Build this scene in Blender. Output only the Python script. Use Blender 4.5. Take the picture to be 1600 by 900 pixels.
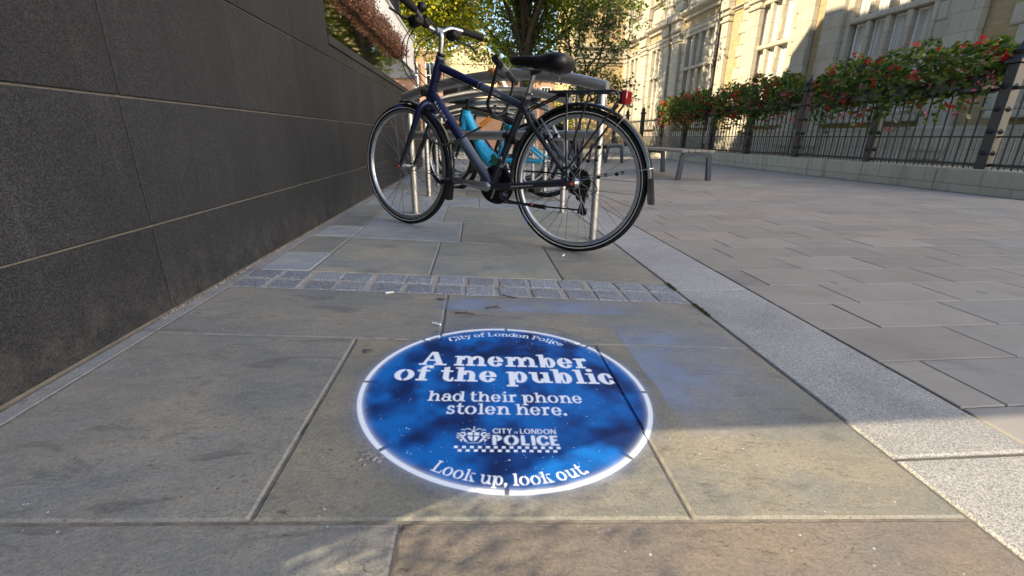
import bpy, math, random
import numpy as np
from mathutils import Vector, Matrix

random.seed(7)
rng = np.random.default_rng(11)
S = bpy.context.scene
COL = S.collection
for o in list(bpy.data.objects):
    bpy.data.objects.remove(o)

# ------------------------------------------------------------------ camera
CAM_H = 0.534
F_PX, YAW, PITCH, ROLL = 687.3, math.radians(4.629), math.radians(18.985), math.radians(0.415)
cd = bpy.data.cameras.new('camera')
cam = bpy.data.objects.new('camera', cd)
COL.objects.link(cam)
fw = Vector((math.sin(YAW) * math.cos(PITCH), math.cos(YAW) * math.cos(PITCH), -math.sin(PITCH)))
rt = Vector((math.cos(YAW), -math.sin(YAW), 0))
up = rt.cross(fw)
r2 = rt * math.cos(ROLL) + up * math.sin(ROLL)
u2 = up * math.cos(ROLL) - rt * math.sin(ROLL)
cam.matrix_world = Matrix(((r2.x, u2.x, -fw.x, 0), (r2.y, u2.y, -fw.y, 0), (r2.z, u2.z, -fw.z, CAM_H), (0, 0, 0, 1)))
cd.sensor_fit = 'HORIZONTAL'
cd.sensor_width = 36.0
cd.lens = 36.0 * F_PX / 1600.0
cd.clip_start = 0.02
cd.clip_end = 2000
S.camera = cam

# ------------------------------------------------------------------ sky and sun
SUN_EL = math.radians(27)
SUN_TRAVEL = Vector((0.90, 0.436, 0)).normalized()
w = bpy.data.worlds.new('World')
S.world = w
w.use_nodes = True
nt = w.node_tree
nt.nodes.clear()
sky = nt.nodes.new('ShaderNodeTexSky')
sky.sky_type = 'NISHITA'
sky.sun_disc = False
sky.sun_elevation = SUN_EL
sky.sun_rotation = math.atan2(SUN_TRAVEL.x, -SUN_TRAVEL.y)
sky.air_density = 1.0
sky.dust_density = 1.5
bg = nt.nodes.new('ShaderNodeBackground')
bg.inputs[1].default_value = 0.15
wo = nt.nodes.new('ShaderNodeOutputWorld')
nt.links.new(sky.outputs[0], bg.inputs[0])
nt.links.new(bg.outputs[0], wo.inputs[0])
sl = bpy.data.lights.new('sun', 'SUN')
sl.energy = 4.6
sl.angle = math.radians(0.55)
sl.color = (1.0, 0.84, 0.58)
so = bpy.data.objects.new('sun', sl)
COL.objects.link(so)
so.rotation_euler = Vector((SUN_TRAVEL.x * math.cos(SUN_EL), SUN_TRAVEL.y * math.cos(SUN_EL), -math.sin(SUN_EL))).to_track_quat('-Z', 'Y').to_euler()
S.view_settings.view_transform = 'Standard'
S.view_settings.look = 'None'
S.view_settings.gamma = 1.0
S.view_settings.use_curve_mapping = False
S.view_settings.exposure = 1.45
S.render.engine = 'CYCLES'

# ------------------------------------------------------------------ material helpers
def lin(c):
    return tuple(((v / 255) / 12.92 if v / 255 <= 0.04045 else ((v / 255 + 0.055) / 1.055) ** 2.4) for v in c) + (1.0,)

class NT:
    def __init__(s, name):
        s.m = bpy.data.materials.new(name)
        s.m.use_nodes = True
        s.t = s.m.node_tree
        s.t.nodes.clear()
        s.out = s.n('ShaderNodeOutputMaterial')
        s.b = s.n('ShaderNodeBsdfPrincipled')
        s.t.links.new(s.b.outputs[0], s.out.inputs[0])
        s._tc = None
    def n(s, typ, **kw):
        x = s.t.nodes.new(typ)
        for k, v in kw.items():
            setattr(x, k, v)
        return x
    def set(s, sock, v):
        if hasattr(v, 'links') or hasattr(v, 'is_linked'):
            s.t.links.new(v, sock)
        else:
            sock.default_value = v
    def coord(s, kind='Object'):
        if s._tc is None:
            s._tc = s.n('ShaderNodeTexCoord')
        return s._tc.outputs[kind]
    def world(s):
        return s.n('ShaderNodeNewGeometry').outputs['Position']
    def mapping(s, vec, scale=(1, 1, 1), rot=(0, 0, 0), loc=(0, 0, 0)):
        m = s.n('ShaderNodeMapping')
        s.t.links.new(vec, m.inputs[0])
        m.inputs['Scale'].default_value = scale
        m.inputs['Rotation'].default_value = rot
        m.inputs['Location'].default_value = loc
        return m.outputs[0]
    def noise(s, vec, scale, detail=4, rough=0.55, dist=0.0, out='Fac'):
        x = s.n('ShaderNodeTexNoise')
        s.t.links.new(vec, x.inputs['Vector'])
        x.inputs['Scale'].default_value = scale
        x.inputs['Detail'].default_value = detail
        x.inputs['Roughness'].default_value = rough
        x.inputs['Distortion'].default_value = dist
        return x.outputs[out]
    def voro(s, vec, scale, feature='F1', out='Distance', rnd=1.0):
        x = s.n('ShaderNodeTexVoronoi', feature=feature)
        s.t.links.new(vec, x.inputs['Vector'])
        x.inputs['Scale'].default_value = scale
        x.inputs['Randomness'].default_value = rnd
        return x.outputs[out]
    def ramp(s, fac, stops):
        x = s.n('ShaderNodeValToRGB')
        s.t.links.new(fac, x.inputs[0])
        e = x.color_ramp.elements
        while len(e) < len(stops):
            e.new(0.5)
        for i, (p, c) in enumerate(stops):
            e[i].position = p
            e[i].color = c if len(c) == 4 else tuple(c) + (1,)
        return x.outputs[0]
    def step(s, fac, a, b):
        x = s.n('ShaderNodeMapRange')
        x.interpolation_type = 'SMOOTHSTEP'
        s.t.links.new(fac, x.inputs[0])
        x.inputs[1].default_value = a
        x.inputs[2].default_value = b
        return x.outputs[0]
    def mix(s, fac, a, b, mode='MIX'):
        x = s.n('ShaderNodeMix', data_type='RGBA', blend_type=mode)
        s.set(x.inputs[0], fac)
        s.set(x.inputs[6], a)
        s.set(x.inputs[7], b)
        return x.outputs[2]
    def math(s, op, a, b=0.0):
        x = s.n('ShaderNodeMath', operation=op)
        s.set(x.inputs[0], a)
        s.set(x.inputs[1], b)
        return x.outputs[0]
    def sep(s, vec):
        x = s.n('ShaderNodeSeparateXYZ')
        s.t.links.new(vec, x.inputs[0])
        return x.outputs
    def bump(s, h, strength=0.3, dist=0.01):
        x = s.n('ShaderNodeBump')
        x.inputs['Strength'].default_value = strength
        x.inputs['Distance'].default_value = dist
        s.t.links.new(h, x.inputs['Height'])
        s.t.links.new(x.outputs[0], s.b.inputs['Normal'])
        return x
    def fin(s, col=None, rough=None, metal=None, spec=None):
        if col is not None:
            s.set(s.b.inputs['Base Color'], col)
        if rough is not None:
            s.set(s.b.inputs['Roughness'], rough)
        if metal is not None:
            s.set(s.b.inputs['Metallic'], metal)
        if spec is not None:
            s.b.inputs['Specular IOR Level'].default_value = spec
        return s.m

def mk(name, col, rough=0.5, metal=0.0, var=0.12, scale=30, bump=0.0, coat=0.0, spec=0.5):
    """plain surface with slight colour and gloss variation"""
    t = NT(name)
    c = t.coord()
    n = t.noise(c, scale, 5, 0.6)
    col = tuple(col) if len(col) == 4 else tuple(col) + (1,)
    dark = tuple(v * (1 - var) for v in col[:3]) + (1,)
    lite = tuple(min(1, v * (1 + var)) for v in col[:3]) + (1,)
    base = t.ramp(n, [(0.3, dark), (0.7, lite)])
    n2 = t.noise(c, scale * 3.1, 4)
    rg = t.math('ADD', t.math('MULTIPLY', n2, 0.2), max(0.0, rough - 0.1))
    if bump:
        t.bump(n2, bump, 0.003)
    if coat:
        t.b.inputs['Coat Weight'].default_value = coat
        t.b.inputs['Coat Roughness'].default_value = 0.15
    return t.fin(base, rg, metal, spec)

M = {}
# --- stone slab: colour comes from each slab's own object colour
def stone_slab():
    t = NT('sandstone_slab')
    p = t.world()
    info = t.n('ShaderNodeObjectInfo')
    big = t.noise(t.mapping(p, (1, 1.6, 1)), 3.0, 6, 0.6, 0.6)
    mid = t.noise(t.mapping(p, (0.8, 1.7, 1)), 14, 8, 0.7, 0.9)
    fine = t.noise(p, 160, 6, 0.75)
    grain = t.noise(p, 420, 3, 0.7)
    c = t.mix(t.step(big, 0.32, 0.72), t.mix(1.0, info.outputs['Color'], (0.78, 0.82, 0.88, 1), 'MULTIPLY'), t.mix(1.0, info.outputs['Color'], (1.16, 1.1, 1.0, 1), 'MULTIPLY'))
    c = t.mix(t.math('MULTIPLY', t.step(mid, 0.42, 0.75), 0.45), c, t.mix(1.0, c, (0.60, 0.60, 0.62, 1), 'MULTIPLY'))
    c = t.mix(t.math('MULTIPLY', t.step(fine, 0.38, 0.66), 0.7), c, t.mix(1.0, c, (1.5, 1.46, 1.42, 1), 'MULTIPLY'))
    c = t.mix(t.math('MULTIPLY', t.step(grain, 0.54, 0.66), 0.75), c, t.mix(1.0, c, (0.42, 0.42, 0.42, 1), 'MULTIPLY'))
    # dark water-like stains and darker pits
    st = t.noise(t.mapping(p, (1.0, 2.6, 1), (0, 0, 0.25)), 5.5, 5, 0.55, 1.2)
    c = t.mix(t.math('MULTIPLY', t.step(st, 0.57, 0.66), 0.55), c, t.mix(1.0, c, (0.56, 0.56, 0.60, 1), 'MULTIPLY'))
    bp_ = t.noise(t.mapping(p, (1.0, 1.5, 1), (0, 0, 0.8), (5, 2, 0)), 2.4, 5, 0.6, 0.8)
    c = t.mix(t.math('MULTIPLY', t.step(bp_, 0.50, 0.68), 0.45), c, t.mix(1.0, c, (0.86, 0.97, 1.14, 1), 'MULTIPLY'))
    pit = t.voro(t.mapping(p, (1, 2.2, 1), (0, 0, 0.5)), 75)
    pm = t.math('MULTIPLY', t.math('SUBTRACT', 1.0, t.step(pit, 0.03, 0.10)), t.step(mid, 0.45, 0.6))
    c = t.mix(t.math('MULTIPLY', pm, 0.7), c, (0.03, 0.03, 0.03, 1))
    # old pale paint flecks
    fl = t.voro(p, 46)
    fm = t.math('MULTIPLY', t.math('SUBTRACT', 1.0, t.step(fl, 0.05, 0.09)), t.step(t.noise(p, 7, 2), 0.55, 0.62))
    c = t.mix(t.math('MULTIPLY', fm, 0.85), c, (0.55, 0.62, 0.68, 1))
    sm = t.noise(t.mapping(p, (1.0, 3.2, 1), (0, 0, -0.35)), 9, 5, 0.7, 0.6)
    sm2 = t.noise(p, 2.3, 2)
    smf = t.math('MULTIPLY', t.math('MULTIPLY', t.step(sm, 0.62, 0.74), t.step(sm2, 0.5, 0.62)), t.step(fine, 0.42, 0.58))
    c = t.mix(t.math('MULTIPLY', smf, 0.55), c, (0.40, 0.52, 0.64, 1))
    riv = t.noise(t.mapping(p, (1.0, 2.4, 1), (0, 0, 0.12)), 48, 5, 0.6, 1.6)
    rf = t.math('MULTIPLY', t.step(riv, 0.60, 0.66), t.step(big, 0.40, 0.62))
    c = t.mix(t.math('MULTIPLY', rf, 0.75), c, t.mix(1.0, c, (0.40, 0.40, 0.40, 1), 'MULTIPLY'))
    t.bump(t.math('ADD', t.math('MULTIPLY', mid, 0.8), t.math('ADD', t.math('MULTIPLY', fine, 0.35), t.math('ADD', t.math('MULTIPLY', pm, -0.5), t.math('MULTIPLY', rf, -0.25)))), 0.65, 0.006)
    return t.fin(c, t.math('ADD', t.math('MULTIPLY', mid, 0.25), 0.42), 0, 0.35)
M['slab'] = stone_slab()

def granite(name, c1, c2, c3, scale=220, rough=0.6, bump=0.3, grime=0.3, usecol=False, streaks=False, spec=0.4):
    t = NT(name)
    p = t.world()
    v = t.voro(p, scale, out='Color')
    vs = t.n('ShaderNodeSeparateColor')
    t.t.links.new(v, vs.inputs[0])
    f = t.noise(p, scale * 1.3, 3, 0.7)
    c = t.ramp(t.math('ADD', t.math('MULTIPLY', vs.outputs[0], 0.7), t.math('MULTIPLY', f, 0.3)), [(0.25, c1), (0.5, c2), (0.75, c3)])
    g = t.noise(p, 2.2, 6, 0.62, 0.5)
    g2 = t.noise(t.mapping(p, (1, 1, 0.35)), 9, 6, 0.6)
    c = t.mix(t.math('MULTIPLY', t.step(g, 0.35, 0.7), grime), c, t.mix(1.0, c, (0.55, 0.55, 0.58, 1), 'MULTIPLY'))
    c = t.mix(t.math('MULTIPLY', t.step(g2, 0.5, 0.75), grime * 0.8), c, t.mix(1.0, c, (1.3, 1.26, 1.2, 1), 'MULTIPLY'))
    if streaks:
        z = t.sep(p)[2]
        vs_ = t.noise(t.mapping(p, (5, 5, 0.22)), 3.2, 6, 0.65, 0.3)
        c = t.mix(t.math('MULTIPLY', t.step(vs_, 0.52, 0.74), 0.5), c, t.mix(1.0, c, (1.7, 1.68, 1.66, 1), 'MULTIPLY'))
        vd = t.noise(t.mapping(p, (9, 9, 0.18), (0, 0, 0), (3, 1, 2)), 2.4, 5, 0.6, 0.2)
        c = t.mix(t.math('MULTIPLY', t.step(vd, 0.55, 0.72), 0.45), c, t.mix(1.0, c, (0.45, 0.45, 0.47, 1), 'MULTIPLY'))
        sc_ = t.noise(t.mapping(p, (2, 1.2, 5), (0.3, 0, 0)), 11, 4, 0.7, 1.5)
        c = t.mix(t.math('MULTIPLY', t.step(sc_, 0.68, 0.74), 0.25), c, (0.16, 0.15, 0.14, 1))
        du = t.math('MULTIPLY', t.math('SUBTRACT', 1.0, t.step(z, 0.05, 0.26)), t.step(t.noise(p, 16, 6, 0.7), 0.42, 0.68))
        c = t.mix(t.math('MULTIPLY', du, 0.18), c, (0.13, 0.125, 0.115, 1))
    if usecol:
        info = t.n('ShaderNodeObjectInfo')
        c = t.mix(1.0, c, info.outputs['Color'], 'MULTIPLY')
    t.bump(f, bump, 0.002)
    return t.fin(c, rough, 0, spec)
M['sett'] = granite('blue_granite_sett', (0.06, 0.07, 0.085, 1), (0.165, 0.182, 0.205, 1), (0.33, 0.35, 0.375, 1), 400, 0.7, 0.5, 0.35, True)
M['kerb'] = granite('pale_granite_kerb', (0.17, 0.168, 0.165, 1), (0.285, 0.28, 0.275, 1), (0.42, 0.415, 0.41, 1), 560, 0.75, 0.4, 0.6, True)
M['panel'] = granite('dark_granite_cladding', (0.0115, 0.0125, 0.0142, 1), (0.0190, 0.0202, 0.0225, 1), (0.034, 0.0355, 0.038, 1), 420, 0.68, 0.25, 0.5, True, True, 0.22)

def paver():
    t = NT('concrete_paver')
    p = t.world()
    info = t.n('ShaderNodeObjectInfo')
    isl = t.n('ShaderNodeNewGeometry').outputs['Random Per Island']
    tint = t.ramp(isl, [(0.0, (0.88, 0.88, 0.9, 1)), (0.4, (1.02, 0.98, 0.93, 1)), (0.8, (1.02, 0.92, 0.86, 1)), (1.0, (0.80, 0.80, 0.80, 1))])
    c = t.mix(1.0, info.outputs['Color'], tint, 'MULTIPLY')
    n = t.noise(p, 6, 6, 0.65)
    f = t.noise(p, 220, 4, 0.7)
    c = t.mix(t.math('MULTIPLY', t.step(n, 0.4, 0.7), 0.4), c, t.mix(1.0, c, (0.68, 0.68, 0.68, 1), 'MULTIPLY'))
    c = t.mix(t.math('MULTIPLY', f, 0.5), c, t.mix(1.0, c, (1.3, 1.3, 1.3, 1), 'MULTIPLY'))
    st = t.noise(t.mapping(p, (1, 1.8, 1)), 2.6, 6, 0.65, 1.0)
    c = t.mix(t.math('MULTIPLY', t.step(st, 0.54, 0.70), 0.4), c, t.mix(1.0, c, (0.55, 0.54, 0.53, 1), 'MULTIPLY'))
    gm = t.math('SUBTRACT', 1.0, t.step(t.voro(p, 3.4), 0.045, 0.075))
    c = t.mix(t.math('MULTIPLY', gm, 0.6), c, (0.07, 0.068, 0.066, 1))
    sp = t.noise(p, 90, 4, 0.75)
    c = t.mix(t.math('MULTIPLY', t.step(sp, 0.62, 0.7), 0.35), c, t.mix(1.0, c, (0.5, 0.5, 0.5, 1), 'MULTIPLY'))
    t.bump(f, 0.25, 0.002)
    return t.fin(c, 0.75)
M['paver'] = paver()

def mortar(name, c1, c2):
    t = NT(name)
    p = t.world()
    n = t.noise(p, 25, 6, 0.7)
    f = t.noise(p, 300, 4, 0.7)
    c = t.ramp(t.math('ADD', t.math('MULTIPLY', n, 0.6), t.math('MULTIPLY', f, 0.4)), [(0.3, c1), (0.7, c2)])
    mo = t.step(t.noise(p, 5, 4), 0.62, 0.7)
    c = t.mix(t.math('MULTIPLY', mo, 0.7), c, (0.035, 0.045, 0.012, 1))
    t.bump(f, 0.7, 0.004)
    return t.fin(c, 0.95)
M['mortar'] = mortar('sandy_mortar', (0.055, 0.050, 0.045, 1), (0.26, 0.225, 0.185, 1))
M['settbed'] = mortar('pale_sett_mortar', (0.19, 0.175, 0.16, 1), (0.36, 0.33, 0.30, 1))
M['wallmortar'] = mortar('pale_wall_pointing', (0.07, 0.066, 0.06, 1), (0.18, 0.165, 0.15, 1))
M['mortar_dark'] = mortar('dark_joint_sand', (0.05, 0.046, 0.042, 1), (0.11, 0.10, 0.09, 1))

def far_ground():
    t = NT('far_paving')
    p = t.world()
    br = t.n('ShaderNodeTexBrick')
    t.t.links.new(p, br.inputs['Vector'])
    br.inputs['Scale'].default_value = 1.0
    br.inputs['Color1'].default_value = (0.22, 0.205, 0.185, 1)
    br.inputs['Color2'].default_value = (0.27, 0.245, 0.22, 1)
    br.inputs['Mortar'].default_value = (0.09, 0.085, 0.08, 1)
    br.inputs['Mortar Size'].default_value = 0.006
    br.inputs['Brick Width'].default_value = 0.42
    br.inputs['Row Height'].default_value = 0.215
    n = t.noise(p, 1.2, 5)
    c = t.mix(t.math('MULTIPLY', n, 0.5), br.outputs[0], t.mix(1.0, br.outputs[0], (0.7, 0.7, 0.7, 1), 'MULTIPLY'))
    return t.fin(c, 0.8)
M['far'] = far_ground()

def brick(name, c1, c2, mort, bw=0.225, rh=0.075, ms=0.012, axis='Y', stain=0.35):
    """brickwork too far away to pick out the bricks"""
    t = NT(name)
    p = t.world()
    x = t.sep(p)
    cmb = t.n('ShaderNodeCombineXYZ')
    t.t.links.new(x[0] if axis == 'Y' else x[1], cmb.inputs[0])
    t.t.links.new(x[2], cmb.inputs[1])
    br = t.n('ShaderNodeTexBrick')
    t.t.links.new(cmb.outputs[0], br.inputs['Vector'])
    br.inputs['Scale'].default_value = 1.0
    br.inputs['Color1'].default_value = c1
    br.inputs['Color2'].default_value = c2
    br.inputs['Mortar'].default_value = mort
    br.inputs['Mortar Size'].default_value = ms
    br.inputs['Brick Width'].default_value = bw
    br.inputs['Row Height'].default_value = rh
    br.inputs['Bias'].default_value = -0.1
    n = t.noise(t.mapping(p, (1, 1, 0.5)), 1.1, 6, 0.65)
    c = t.mix(t.math('MULTIPLY', t.step(n, 0.35, 0.75), stain), br.outputs[0], t.mix(1.0, br.outputs[0], (0.55, 0.53, 0.52, 1), 'MULTIPLY'))
    t.bump(br.outputs[1], -0.4, 0.01)
    return t.fin(c, 0.9)
M['ybrick'] = brick('yellow_stock_brick', (0.40, 0.29, 0.13, 1), (0.52, 0.39, 0.19, 1), (0.34, 0.28, 0.19, 1), axis='Y')
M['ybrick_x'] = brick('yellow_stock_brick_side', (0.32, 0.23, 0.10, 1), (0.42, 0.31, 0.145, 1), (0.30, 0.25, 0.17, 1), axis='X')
M['rbrick'] = brick('red_brick', (0.38, 0.16, 0.09, 1), (0.50, 0.24, 0.14, 1), (0.42, 0.34, 0.27, 1), axis='Y', stain=0.2)
M['dbrick'] = brick('dark_red_brick', (0.16, 0.07, 0.045, 1), (0.24, 0.11, 0.07, 1), (0.20, 0.16, 0.13, 1), axis='Y')
M['cbrick'] = brick('cream_brick', (0.62, 0.49, 0.27, 1), (0.72, 0.58, 0.36, 1), (0.60, 0.50, 0.34, 1), axis='Y', stain=0.15)

def stone(name, c1, c2, grime=0.35):
    t = NT(name)
    p = t.world()
    n = t.noise(p, 1.7, 7, 0.65, 0.4)
    f = t.noise(p, 22, 5, 0.65)
    s = t.noise(t.mapping(p, (3, 3, 0.35)), 2.5, 5, 0.6)
    c = t.ramp(t.math('ADD', t.math('MULTIPLY', n, 0.6), t.math('MULTIPLY', f, 0.4)), [(0.3, c1), (0.7, c2)])
    c = t.mix(t.math('MULTIPLY', t.step(s, 0.5, 0.78), grime), c, t.mix(1.0, c, (0.52, 0.49, 0.46, 1), 'MULTIPLY'))
    x_ = t.sep(p)
    cm = t.n('ShaderNodeCombineXYZ')
    t.t.links.new(t.math('ADD', x_[1], x_[0]), cm.inputs[0])
    t.t.links.new(x_[2], cm.inputs[1])
    br = t.n('ShaderNodeTexBrick')
    t.t.links.new(cm.outputs[0], br.inputs['Vector'])
    br.inputs['Scale'].default_value = 1.0
    br.inputs['Color1'].default_value = (1, 1, 1, 1)
    br.inputs['Color2'].default_value = (0.92, 0.91, 0.90, 1)
    br.inputs['Mortar'].default_value = (0.66, 0.64, 0.61, 1)
    br.inputs['Mortar Size'].default_value = 0.008
    br.inputs['Brick Width'].default_value = 0.72
    br.inputs['Row Height'].default_value = 0.36
    c = t.mix(1.0, c, br.outputs[0], 'MULTIPLY')
    sz = t.noise(t.mapping(p, (2, 2, 0.3)), 1.6, 6, 0.7, 0.4)
    c = t.mix(t.math('MULTIPLY', t.step(sz, 0.52, 0.72), grime), c, t.mix(1.0, c, (0.42, 0.40, 0.39, 1), 'MULTIPLY'))
    t.bump(f, 0.2, 0.01)
    return t.fin(c, 0.85)
M['stone'] = stone('limestone', (0.35, 0.31, 0.24, 1), (0.46, 0.415, 0.33, 1), 0.5)
M['white_stone'] = stone('white_stone', (0.68, 0.66, 0.62, 1), (0.78, 0.77, 0.74, 1), 0.15)

def brushed(name, c, rough, scale=(1, 1, 60)):
    t = NT(name)
    p = t.coord()
    n = t.noise(t.mapping(p, scale), 14, 5, 0.6)
    g = t.noise(p, 7, 5, 0.65)
    d = tuple(v * 0.62 for v in c) + (1,)
    base = t.ramp(t.math('ADD', t.math('MULTIPLY', n, 0.45), t.math('MULTIPLY', g, 0.55)), [(0.3, d), (0.65, tuple(c) + (1,))])
    sp = t.math('SUBTRACT', 1.0, t.step(t.voro(p, 55), 0.03, 0.09))
    base = t.mix(t.math('MULTIPLY', sp, 0.5), base, (0.06, 0.05, 0.045, 1))
    t.bump(n, 0.08, 0.001)
    return t.fin(base, t.math('ADD', t.math('MULTIPLY', n, 0.2), rough), 1.0)
M['steel'] = brushed('brushed_stainless_steel', (0.56, 0.545, 0.52), 0.32)
M['alu'] = mk('silver_alloy', (0.40, 0.40, 0.41), 0.32, 1.0, 0.1, 60)
M['rim'] = mk('grey_alloy_rim', (0.55, 0.57, 0.60), 0.34, 1.0, 0.12, 40)
M['spoke'] = mk('steel_spoke', (0.22, 0.22, 0.23), 0.4, 1.0, 0.1, 50)
def rubber():
    t = NT('dusty_black_rubber')
    c = t.coord()
    d = t.step(t.noise(c, 9, 6, 0.7, 0.6), 0.50, 0.72)
    f = t.noise(c, 120, 4, 0.7)
    col = t.mix(t.math('MULTIPLY', d, 0.5), (0.0055, 0.0055, 0.006, 1), (0.034, 0.031, 0.027, 1))
    t.bump(f, 0.25, 0.002)
    return t.fin(col, 0.75, 0, 0.25)
M['rubber'] = rubber()
M['plastic'] = mk('black_plastic', (0.005, 0.005, 0.0055), 0.45, 0, 0.2, 60, 0, 0, 0.3)
M['guard'] = mk('glossy_black_guard', (0.008, 0.009, 0.012), 0.18, 0, 0.2, 40, 0, 0.5)
M['greypaint'] = mk('slate_grey_paint', (0.018, 0.020, 0.028), 0.34, 0.3, 0.1, 40, 0, 0.25)
M['leather'] = mk('black_saddle_vinyl', (0.0035, 0.0035, 0.004), 0.42, 0, 0.25, 120, 0.05, 0, 0.35)
M['greasy'] = mk('dark_greasy_steel', (0.022, 0.020, 0.019), 0.42, 0.7, 0.35, 80)
M['red_lens'] = mk('red_lens', (0.22, 0.005, 0.006), 0.16, 0, 0.15, 60, 0, 0.5)
M['rust'] = mk('reddish_cap', (0.28, 0.035, 0.025), 0.5, 0, 0.3, 80)
M['orange'] = mk('orange_ferrule', (0.72, 0.26, 0.045), 0.45, 0, 0.15, 60)
M['cablegrey'] = mk('grey_cable_sleeve', (0.045, 0.05, 0.048), 0.45, 0, 0.2, 80)
M['white_print'] = mk('pale_lettering', (0.62, 0.66, 0.72), 0.45, 0, 0.05, 60)
M['blue_print'] = mk('blue_lettering', (0.03, 0.10, 0.42), 0.4, 0, 0.1, 60)
M['reflect'] = mk('pale_reflective_band', (0.55, 0.50, 0.44), 0.35, 0, 0.2, 80)
M['iron'] = mk('black_painted_iron', (0.010, 0.010, 0.011), 0.45, 0, 0.3, 25, 0.1)
M['navy'] = mk('navy_powder_coat', (0.014, 0.020, 0.038), 0.45, 0, 0.2, 25)
M['timber'] = mk('weathered_grey_timber', (0.24, 0.205, 0.17), 0.75, 0, 0.25, 12, 0.2)
M['turq'] = mk('turquoise_paint', (0.012, 0.36, 0.60), 0.28, 0, 0.08, 20, 0, 0.4)
M['dgreen'] = mk('dark_green_decal', (0.008, 0.085, 0.055), 0.4, 0, 0.2, 30)
M['fascia'] = mk('white_render_panel', (0.70, 0.70, 0.69), 0.55, 0, 0.05, 3)
M['darkframe'] = mk('dark_window_frame', (0.018, 0.018, 0.02), 0.4, 0.3, 0.2, 10)
M['whiteframe'] = mk('white_painted_wood', (0.74, 0.73, 0.70), 0.5, 0, 0.08, 6)
M['slate'] = mk('slate_roof', (0.07, 0.07, 0.08), 0.7, 0, 0.3, 3)
M['lampgrey'] = mk('pale_grey_lamp', (0.55, 0.55, 0.53), 0.4, 0, 0.1, 10)
M['butt'] = mk('cigarette_paper', (0.62, 0.55, 0.42), 0.8, 0, 0.2, 200)
M['twig'] = mk('brown_twig', (0.06, 0.03, 0.02), 0.8, 0, 0.3, 100)
M['boxgrey'] = mk('dark_grey_box', (0.045, 0.047, 0.05), 0.6, 0, 0.2, 8)

def frame_paint(name, thr_a, thr_b, zmode=False):
    """deep blue front half fading to slate grey at the back of the frame"""
    t = NT(name)
    c = t.coord()
    x = t.sep(c)
    # signed distance to the colour break, in the frame's own coordinates
    d = t.math('ADD', t.math('ADD', t.math('MULTIPLY', x[0], thr_a[0]), t.math('MULTIPLY', x[2], thr_a[1])), thr_a[2])
    f = t.step(d, -0.002, 0.002)
    gfac = t.step(d, -0.30, 0.0)
    n = t.noise(c, 50, 4)
    grey = t.mix(gfac, (0.020, 0.022, 0.031, 1), (0.12, 0.14, 0.20, 1)) if thr_b else (0.020, 0.022, 0.030, 1)
    b = t.mix(f, grey, (0.004, 0.008, 0.060, 1))
    b = t.mix(t.math('MULTIPLY', n, 0.25), b, (0.02, 0.02, 0.03, 1))
    t.b.inputs['Coat Weight'].default_value = 0.4
    t.b.inputs['Coat Roughness'].default_value = 0.12
    return t.fin(b, 0.38, 0.45)

def leafmat(name, stops, trans=0.5):
    t = NT(name)
    isl = t.n('ShaderNodeNewGeometry').outputs['Random Per Island']
    c = t.ramp(isl, stops)
    t.t.nodes.remove(t.b)
    d = t.n('ShaderNodeBsdfPrincipled')
    d.inputs['Roughness'].default_value = 0.45
    tr = t.n('ShaderNodeBsdfTranslucent')
    c2 = t.mix(1.0, c, (1.5, 1.35, 0.6, 1), 'MULTIPLY')
    t.t.links.new(c, d.inputs['Base Color'])
    t.t.links.new(c2, tr.inputs[0])
    ms = t.n('ShaderNodeMixShader')
    ms.inputs[0].default_value = trans
    t.t.links.new(d.outputs[0], ms.inputs[1])
    t.t.links.new(tr.outputs[0], ms.inputs[2])
    t.t.links.new(ms.outputs[0], t.out.inputs[0])
    return t.m
M['leaf_a'] = leafmat('plane_tree_leaf', [(0.0, (0.05, 0.10, 0.014)), (0.5, (0.135, 0.22, 0.025)), (1.0, (0.33, 0.40, 0.05))], 0.6)
M['leaf_b'] = leafmat('yellowing_leaf', [(0.0, (0.06, 0.11, 0.012)), (0.5, (0.20, 0.25, 0.022)), (1.0, (0.55, 0.50, 0.06))], 0.65)
M['leaf_c'] = leafmat('small_tree_leaf', [(0.0, (0.035, 0.065, 0.022)), (0.6, (0.085, 0.12, 0.04)), (1.0, (0.17, 0.19, 0.06))], 0.4)
M['leaf_d'] = leafmat('flower_box_leaf', [(0.0, (0.025, 0.06, 0.012)), (0.6, (0.07, 0.13, 0.025)), (1.0, (0.20, 0.25, 0.05))], 0.45)
M['petal_red'] = leafmat('red_petal', [(0.0, (0.35, 0.008, 0.01)), (1.0, (0.60, 0.02, 0.015))], 0.35)
M['petal_pink'] = leafmat('pink_petal', [(0.0, (0.55, 0.05, 0.20)), (1.0, (0.70, 0.18, 0.32))], 0.35)
M['dry'] = leafmat('dried_brown_floret', [(0.0, (0.055, 0.022, 0.015)), (0.5, (0.19, 0.085, 0.055)), (1.0, (0.36, 0.20, 0.14))], 0.3)

def barkm():
    t = NT('tree_bark')
    c = t.world()
    n = t.noise(t.mapping(c, (1, 1, 0.25)), 14, 7, 0.7, 0.8)
    col = t.ramp(n, [(0.3, (0.028, 0.022, 0.016, 1)), (0.7, (0.085, 0.065, 0.045, 1))])
    t.bump(n, 0.8, 0.03)
    return t.fin(col, 0.9)
M['bark'] = barkm()

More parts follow.
